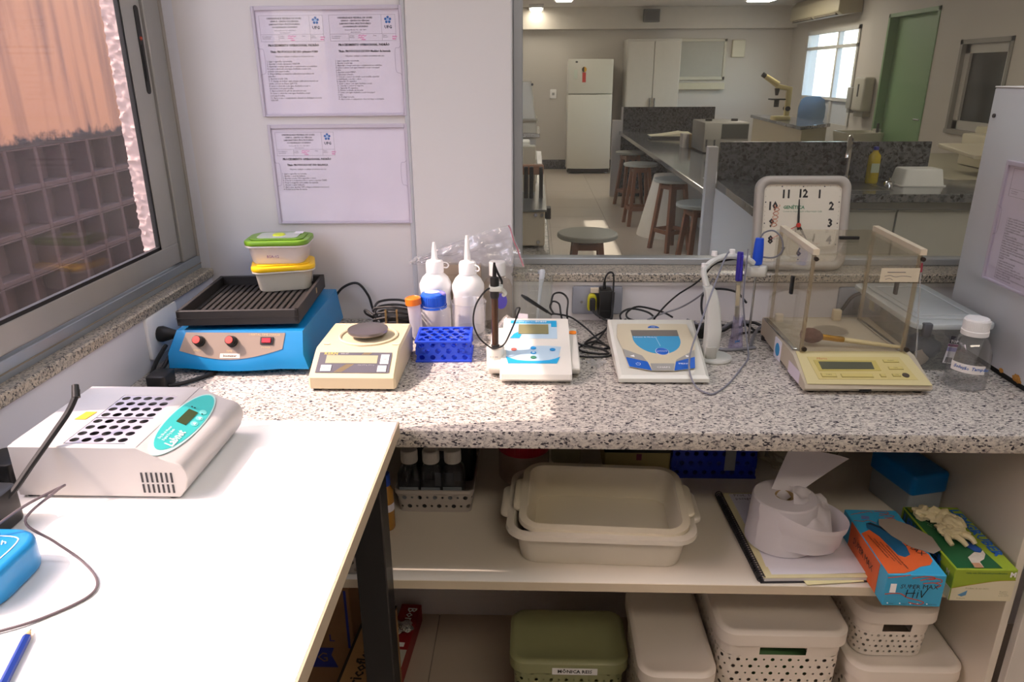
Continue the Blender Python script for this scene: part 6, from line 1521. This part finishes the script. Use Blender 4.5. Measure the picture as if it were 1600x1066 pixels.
for x, y, rz, lb in ((1.95, 3.45, .2, 'brown wooden stool beside the white end panel of the middle bench'), (1.985, 4.72, .5, 'wooden stool with white rim in front of the pale cloth covered bin'),
                     (1.86, 5.88, .1, 'reddish wooden stool just beyond the pale cloth covered bin'), (1.90, 7.05, .3, 'wooden stool farthest down the bench, by its far end wall')):
    dup(s0, (x, y, 0), rz, lb)
t = T('covered_bin', 'tapered bin wrapped in pale cloth on the floor among the stools', 'bin', (2.05, 5.36, 0))
WM[0] = False
from mathutils import noise as _n
G().grid(lambda u, v: ((.27-.14*v+.012*_n.noise(Vector((cos(2*pi*u)*4, sin(2*pi*u)*4, v))))*cos(2*pi*u), (.27-.14*v+.012*_n.noise(Vector((cos(2*pi*u)*4, sin(2*pi*u)*4, v))))*sin(2*pi*u), .57*v+.003), 48, 10).build('cloth_cover', M('#c9bfae', .85, var=.06, bump=.2, bscale=20), t, smooth=1)
G().lathe([(0, .573), (.12, .573), (.132, .568)], n=40).build('lid_cloth', M('#c4baa8', .85), t)
WM[0] = True

# ---- things on the middle bench
t = T('open_book', 'open cream book lying on the far end of the granite bench', 'book', (2.25, 6.75, .8))
G().box(2.06, 2.50, 6.6, 6.82, .803, .825).build('cover', M('#4c4b46', .6), t)
G().loft([[(2.05+.45*k/8, 6.58, .828+(.045*(k/8)**1.5 if k < 7 else .02)) for k in range(9)]+[(2.50, 6.58, .825), (2.05, 6.58, .825)], [(2.05+.45*k/8, 6.84, .828+(.06*(k/8)**1.5 if k < 7 else .03)) for k in range(9)]+[(2.50, 6.84, .825), (2.05, 6.84, .825)]]).build('page_block', M('#d8d2b4', .8), t)
t = T('yellow_pot', 'tiny yellow pot on the bench right of the open book', 'pot', (2.66, 6.7, .8)); WM[0] = False
G().lathe([(0, 0), (.028, 0), (.034, .05), (.03, .055), (0, .055)], n=18).build('pot_body', M('#d8a52a', .5), t); G().lathe([(0, .07), (.02, .068), (.022, .055)], n=14).build('pot_lid', M('#c99a24', .5), t); WM[0] = True
t = T('grey_instrument', 'grey boxy bench instrument with black knobs on top, on the granite bench', 'instrument', (2.48, 5.2, .8))
IG = M('#8b8983', .5, var=.03)
G().box(2.27, 2.66, 4.98, 5.5, .81, 1.065, bev=.01).build('housing', IG, t); G().box(2.42, 2.65, 4.975, 4.98, .93, 1.05).build('dark_panel', M('#3b3d3a', .4), t)
for x in (2.35, 2.58): G().cyl((x, 5.2, 1.065), (x, 5.2, 1.085), .03).build('knob', BLACK, t)
for x in (2.29, 2.36): G().box(x, x+.012, 4.972, 4.98, .86, .92).build('switch', DKGREY, t)
for x in (2.3, 2.62): G().cyl((x, 5.03, .8), (x, 5.03, .81), .02).build('foot', RUBBER, t)
t = T('tan_box', 'small tan box with pale top beside the grey instrument on the bench', 'box', (2.3, 5.6, .8))
G().box(2.26, 2.40, 5.55, 5.70, .8, .92, bev=.004, seg=1).build('box_body', M('#ab8f62', .7), t); G().box(2.20, 2.258, 5.55, 5.70, .80, .925).build('pale_side', M('#b9b0a6', .6), t); G().cyl((2.35, 5.62, .92), (2.35, 5.62, .975), .022, .008).build('stopper', WHITE, t)
t = T('paper_sheets', 'white papers lying on the granite bench by the near end wall', 'paper', (2.05, 3.3, .8))
for k in range(3): G().box(1.93+.05*k, 2.14+.05*k, 3.1+.15*k, 3.38+.15*k, .8005+.001*k, .8012+.001*k, mtx=None).build('sheet', PAPER, t)
t = T('glass_jar', 'clear glass jar standing on the bench by the papers', 'jar', (2.33, 3.75, .8)); WM[0] = False
G().lathe([(0, .002), (.06, .002), (.064, .008), (.064, .11), (.05, .13), (.05, .14)], n=28).build('jar_body', clear('#fdfdfd', .08, .14, .03, 'far_jar'), t); G().lathe([(0, .16), (.054, .158), (.054, .138), (0, .138)], n=24).build('jar_lid', M('#b9b6ae', .4), t); WM[0] = True

# ---- sink counter facing the partition window
t = T('sink_counter', 'dark granite sink counter with pale cupboard doors beyond the glass', 'counter', (2.6, 2.2, 0))
G().prism([(1.835, 2.598), (1.78, 1.5), (2.15, 1.5), (2.15, 2.08), (3.35, 2.08), (3.35, 2.618)], .845, .888, bev=.003, seg=1).build('counter_top', GRAN_DARK2, t)
G().prism([(1.83, 2.6), (1.80, 1.53), (2.12, 1.53), (2.12, 2.6)], .0, .845).build('end_unit', WHB, t)
G().box(2.12, 3.35, 2.15, 2.6, 0.08, .845).build('cupboard_body', M('#a3a39c', .5), t)
CD = M('#b0b1a9', .4, var=.02)
for x0, x1, z0, z1, nm in ((2.13, 2.655, .1, .81, 'door'), (2.665, 3.2, .53, .81, 'drawer'), (2.665, 3.2, .26, .52, 'drawer'), (2.665, 3.2, .1, .25, 'drawer')):
    d = G().box(x0, x1, 2.13, 2.15, z0, z1-.008, bev=.002, seg=1).build(nm, CD, t)
    G().box(x0, x1, 2.122, 2.13, z1-.02, z1-.008).build('pull_edge', M('#8c8f8c', .35, .6), d)
G().box(2.30, 2.66, 2.2, 2.55, .886, .8888).build('sink_rim', M('#8f908e', .3, .8), t); G().box(2.33, 2.63, 2.23, 2.52, .8886, .8892).build('sink_bowl', M('#3e3f40', .35, .7), t)
t = T('faucet', 'chrome swan neck faucet at the low granite wall', 'faucet', (2.56, 2.57, .888))
G().tube([(2.56, 2.58, .888), (2.56, 2.58, 1.05), (2.55, 2.56, 1.12), (2.52, 2.50, 1.13), (2.49, 2.43, 1.08), (2.48, 2.41, 1.03)], .012, n=10).build('spout', CHROME, t); G().cyl((2.56, 2.58, .888), (2.56, 2.58, .92), .025).build('base', CHROME, t)
t = T('soap_bottle', 'yellow dish soap bottle with a blue cap beside the faucet', 'bottle', (2.66, 2.48, .888)); WM[0] = False
G().loft([[(x*s, y*s*.7, z) for x, y in ell(0, 0, .035, .035, 20)] for s, z in ((.9, 0), (1, .01), (.95, .12), (.9, .15), (.45, .17), (.4, .18))]).build('bottle_body', M('#a89512', .25, var=.08), t); G().lathe([(0, .20), (.013, .198), (.014, .18), (0, .18)], n=16).build('cap', M('#2c318c', .4), t)
decal('label', rect(-.022, .022, .06, .11), frame((0, -.0255, 0), (1, 0, 0), (0, 0, 1)), M('#a9b49a', .5), t); WM[0] = True
t = T('white_tub', 'upturned white plastic tub on the sink counter', 'tub', (2.88, 2.42, .888)); WM[0] = False
G().loft([[(x*s, y*s, z) for x, y in rrect(-.12, .12, -.08, .08, .02, 4)] for s, z in ((1, 0), (.97, .004), (.84, .085), (.80, .09))]).build('tub_body', M('#c6c8c6', .4), t); G().loft([[(x*s, y*s, z) for x, y in rrect(-.125, .125, -.085, .085, .02, 4)] for s, z in ((1, 0), (1, .006))]).build('rim', M('#c6c8c6', .4), t); WM[0] = True
t = T('drain_plug', 'small steel strainer on the sink counter between soap and tub', 'strainer', (2.75, 2.45, .888)); WM[0] = False
G().lathe([(0, .022), (.02, .02), (.032, .012), (.034, 0)], n=20).build('strainer_cup', CHROME, t); G().lathe([(0, .035), (.006, .033), (.006, .022)], n=10).build('strainer_knob', CHROME, t); WM[0] = True
# ---- bench on the right with beige machine
t = T('side_bench', 'beige topped bench along the right wall of the next room', 'bench', (3.9, 3.6, 0))
G().box(3.38, 4.74, 2.75, 4.6, .80, .84, bev=.004, seg=1).build('bench_top', M('#8f8a78', .5, var=.05), t); G().box(3.42, 4.72, 2.8, 4.58, 0, .80).build('bench_base', M('#a8a394', .5), t)
t = T('beige_analyser', 'beige boxy analyser with a sloping tray on the right wall bench', 'instrument', (4.0, 3.7, .84))
BG = M('#a09880', .5, var=.03)
G().box(3.98, 4.6, 3.3, 3.9, .845, 1.10, bev=.012).build('housing', BG, t); G().box(3.84, 3.98, 3.45, 3.8, .845, 1.06, bev=.01).build('side_module', M('#aaa28c', .5), t)
G().side([(3.0, .96), (3.0, .985), (3.45, 1.02), (3.45, .99)], 3.5, 3.86, bev=.004, seg=1).build('sloping_tray', M('#b3ab96', .5), t); G().box(3.7, 3.72, 3.02, 3.05, .84, .97).build('tray_leg', DKGREY, t)
G().cyl((4.1, 3.5, 1.10), (4.1, 3.5, 1.14), .02).build('knob', BLACK, t); G().box(4.2, 4.3, 3.45, 3.55, 1.10, 1.115).build('button_pad', BLACK, t); G().box(4.02, 4.58, 3.295, 3.3, .86, .90).build('front_strip', M('#857e68', .5), t)

# ---- far bench by the bright window with microscope
t = T('window_bench', 'granite bench by the bright window with a cream front', 'bench', (4.2, 8.3, 0))
G().prism([(3.78, 6.95), (4.32, 7.50), (4.30, 9.4), (3.92, 9.5)], .86, .90, bev=.004, seg=1).build('bench_top', GRAN_DARK2, t)
G().prism([(3.82, 7.02), (4.29, 7.53), (4.27, 9.35), (3.95, 9.45)], 0, .86).build('bench_base', M('#bdb39c', .5, var=.03), t)
t = T('microscope', 'cream microscope with black eyepiece on the bench by the bright window', 'microscope', (3.93, 8.2, .9)); WM[0] = False
CM = M('#cfc08a', .4, var=.03)
G().rbox(-.10, .12, -.09, .09, 0, .05, r=.03, bev=.006).build('base', CM, t); G().front([(.05, .05), (.11, .05), (.115, .40), (-.09, .44), (-.09, .38), (.05, .36)], -.03, .03, bev=.006).build('arm', CM, t)
G().cyl((-.07, 0, .43), (-.235, 0, .53), .04, .032, n=16).build('eyepiece_head', CM, t); G().cyl((-.235, 0, .53), (-.275, 0, .554), .03, n=14).build('eyepiece', BLACK, t)
G().box(-.15, .03, -.07, .07, .245, .262).build('stage', BLACK, t); G().cyl((-.07, 0, .30), (-.07, 0, .385), .018, .035, n=14).build('objective_turret', DKGREY, t); G().cyl((-.06, 0, .16), (-.06, 0, .245), .032, n=14).build('condenser', BLACK, t)
for s in (-1, 1): G().cyl((.075, s*.03, .14), (.075, s*.06, .14), .03, n=14).build('focus_knob', BLACK, t)
WM[0] = True
t = T('office_chair', 'blue grey plastic chair back showing in front of the bright window', 'chair', (4.535, 8.75, 0)); WM[0] = False
CH = M('#5f7486', .5, var=.03)
G().loft([[(x, .02+.02*cos(x*6)+.0, z) for x in [-.18*w+.36*w*k/8 for k in range(9)]]+[(x, .05+.02*cos(x*6), z) for x in [.18*w-.36*w*k/8 for k in range(9)]] for w, z in ((.85, .78), (1, .90), (1, 1.03), (.85, 1.13), (.5, 1.17))]).build('backrest', CH, t, smooth=.8)
G().rbox(-.19, .19, -.42, .02, .44, .48, r=.06, bev=.01).build('seat', CH, t)
G().box(-.03, .03, .04, .07, .46, .85).build('back_post', DKGREY, t); G().cyl((0, -.2, .08), (0, -.2, .44), .03).build('gas_column', DKGREY, t)
for k in range(5): a = 2*pi*k/5; G().cyl((0, -.2, .09), (.19*cos(a), -.2+.19*sin(a), .05), .02, .015).build('base_leg', DKGREY, t); 
for k in range(5): a = 2*pi*k/5; G().cyl((.19*cos(a)-.012, -.2+.19*sin(a), .025), (.19*cos(a)+.012, -.2+.19*sin(a), .025), .025).build('caster', BLACK, t)
WM[0] = True
t = T('towel_dispenser', 'white paper towel dispenser on the right wall left of the green door', 'dispenser', (4.70, 7.6, 1.15))
G().box(4.62, 4.75, 7.44, 7.74, 1.03, 1.42, bev=.03, seg=3).build('dispenser_body', M('#bdb9aa', .4), t); G().box(4.66, 4.75, 7.46, 7.72, .97, 1.03).build('towel_slot', M('#8d8878', .5), t); G().box(4.615, 4.62, 7.57, 7.6, 1.2, 1.34).build('level_window', DKGREY, t)
t = T('soap_dispenser', 'small grey soap dispenser on the right wall beside the bright window', 'dispenser', (4.72, 7.92, 1.15))
G().box(4.65, 4.75, 7.84, 7.98, 1.05, 1.30, bev=.012).build('dispenser_body', M('#a4a39c', .4), t); G().box(4.66, 4.72, 7.87, 7.95, 1.0, 1.05, bev=.005, seg=1).build('push_lever', M('#8e8d86', .4), t)
t = T('wash_basin', 'small pale wash basin on the right wall by the green door', 'sink', (4.5, 7.1, .8))
G().loft([[(4.50+x*s, 7.12+y*s, z) for x, y in rrect(-.22, .22, -.25, .25, .1, 6)] for s, z in ((.6, .66), (.95, .72), (1, .80), (1, .83), (.9, .83), (.8, .76), (.5, .72))]).build('basin', M('#b9b6a6', .25), t)
G().box(4.69, 4.745, 7.1, 7.2, .80, .86).build('wall_mount', M('#b9b6a6', .3), t); G().cyl((4.66, 7.0, .83), (4.66, 7.0, .93), .015).build('tap', DKGREY, t)
t = T('air_conditioner', 'cream split air conditioner with open louvres high on the right wall', 'air conditioner', (4.6, 8.6, 2.2))
G().front([(4.45, 2.17), (4.51, 2.13), (4.745, 2.16), (4.745, 2.41), (4.53, 2.41), (4.455, 2.33)], 8.1, 9.9, bev=.012).build('housing', M('#b3aa90', .45, var=.03), t)
for y0, y1 in ((8.2, 8.95), (9.05, 9.8)): G().box(4.462, 4.53, y0, y1, 2.135, 2.17).build('louvre_slot', M('#4d4538', .6), t)
for y0, y1 in ((8.2, 8.95), (9.05, 9.8)): G().box(4.455, 4.50, y0, y1, 2.148, 2.152).build('louvre', M('#bdb59c', .4), t)
decal('yellow_label', rect(-.05, .05, -.04, .04), frame((4.49, 8.3, 2.365), (0, 1, 0), (.3, 0, 1)), M('#a9a31f', .5), t)
# ---- left bench machines
t = T('left_bench', 'granite bench along the outer wall just beyond the partition glass', 'bench', (.4, 2.2, 0))
G().box(0.01, .84, .3, 4.2, .86, .90, bev=.004, seg=1).build('bench_top', GRAN, t); G().box(0.01, .80, .34, 4.16, 0, .86).build('bench_base', M('#b9b6b0', .5), t)
t = T('left_bench', 'short granite bench carrying the cream hooded cabinet', 'bench', (.4, 6.5, 0))
G().box(0.01, .84, 6.02, 7.1, .86, .90, bev=.004, seg=1).build('bench_top', GRAN, t); G().box(0.01, .80, 6.05, 7.08, 0, .86).build('bench_base', M('#b9b6b0', .5), t)
t = T('shaking_bath', 'beige metal shaking bath with black clamps on top, just beyond the glass', 'lab device', (.6, 1.05, .9))
MB_ = M('#c9bba2', .4, .1, var=.03)
G().box(.35, .822, .77, 1.35, .91, 1.03, bev=.004, seg=1).build('housing', MB_, t); G().box(.34, .828, .76, 1.36, 1.03, 1.037, bev=.001, seg=1).build('top_plate', M('#8d8d86', .3, .7), t)
for x, z in ((.79, 1.018), (.80, .925), (.812, 1.018)): G().cyl((x, .772, z), (x, .764, z), .006, n=12).build('screw', STEEL, t)
for x in (.755, .775, .81): G().box(x-.007, x+.007, 1.0, 1.02, 1.037, 1.15, bev=.002, seg=1).build('clamp', BLACK, t)
G().box(.6, .82, 1.06, 1.1, 1.115, 1.15, bev=.004, seg=1).build('clamp_bar', M('#9c6f52', .5), t); G().box(.74, .79, 1.15, 1.22, 1.037, 1.21, bev=.006).build('flask_holder', M('#cfc6b0', .4), t)
G().rbox(.826, .848, 1.0, 1.06, .96, 1.0, r=.006, bev=.002).build('side_switch', BLACK, t)
for y in (.82, 1.3): G().cyl((.77, y, .9), (.77, y, .91), .02).build('foot', RUBBER, t)
t = T('lab_scale', 'cream boxed device on the left bench beyond the shaking bath', 'lab device', (.65, 2.6, .9))
G().box(.5, .80, 2.4, 2.9, .9, 1.03, bev=.01).build('housing', M('#c9c2b2', .4), t); G().box(.52, .76, 2.45, 2.6, 1.03, 1.12, bev=.01).build('upper_block', M('#d3ccba', .4), t); G().box(.80, .803, 2.45, 2.6, .95, 1.0).build('display', DKGREY, t)
t = T('fume_cabinet', 'cream hooded laboratory cabinet on the short bench by the outer wall', 'cabinet', (.5, 6.4, .9))
G().box(.1, .81, 6.05, 6.95, .9, 1.03, bev=.006, seg=1).build('lower_body', M('#c3bba8', .45), t)
G().front([(.1, 1.03), (.80, 1.03), (.79, 1.06), (.75, 1.40), (.1, 1.40)], 6.05, 6.95, bev=.006, seg=1).build('hood', M('#cfc6b6', .45), t); G().box(.12, .815, 6.03, 6.05, 1.02, 1.045).build('front_lip', M('#a49c8a', .45), t)
G().cyl((.76, 6.045, 1.37), (.76, 6.03, 1.37), .012).build('latch', DKGREY, t)
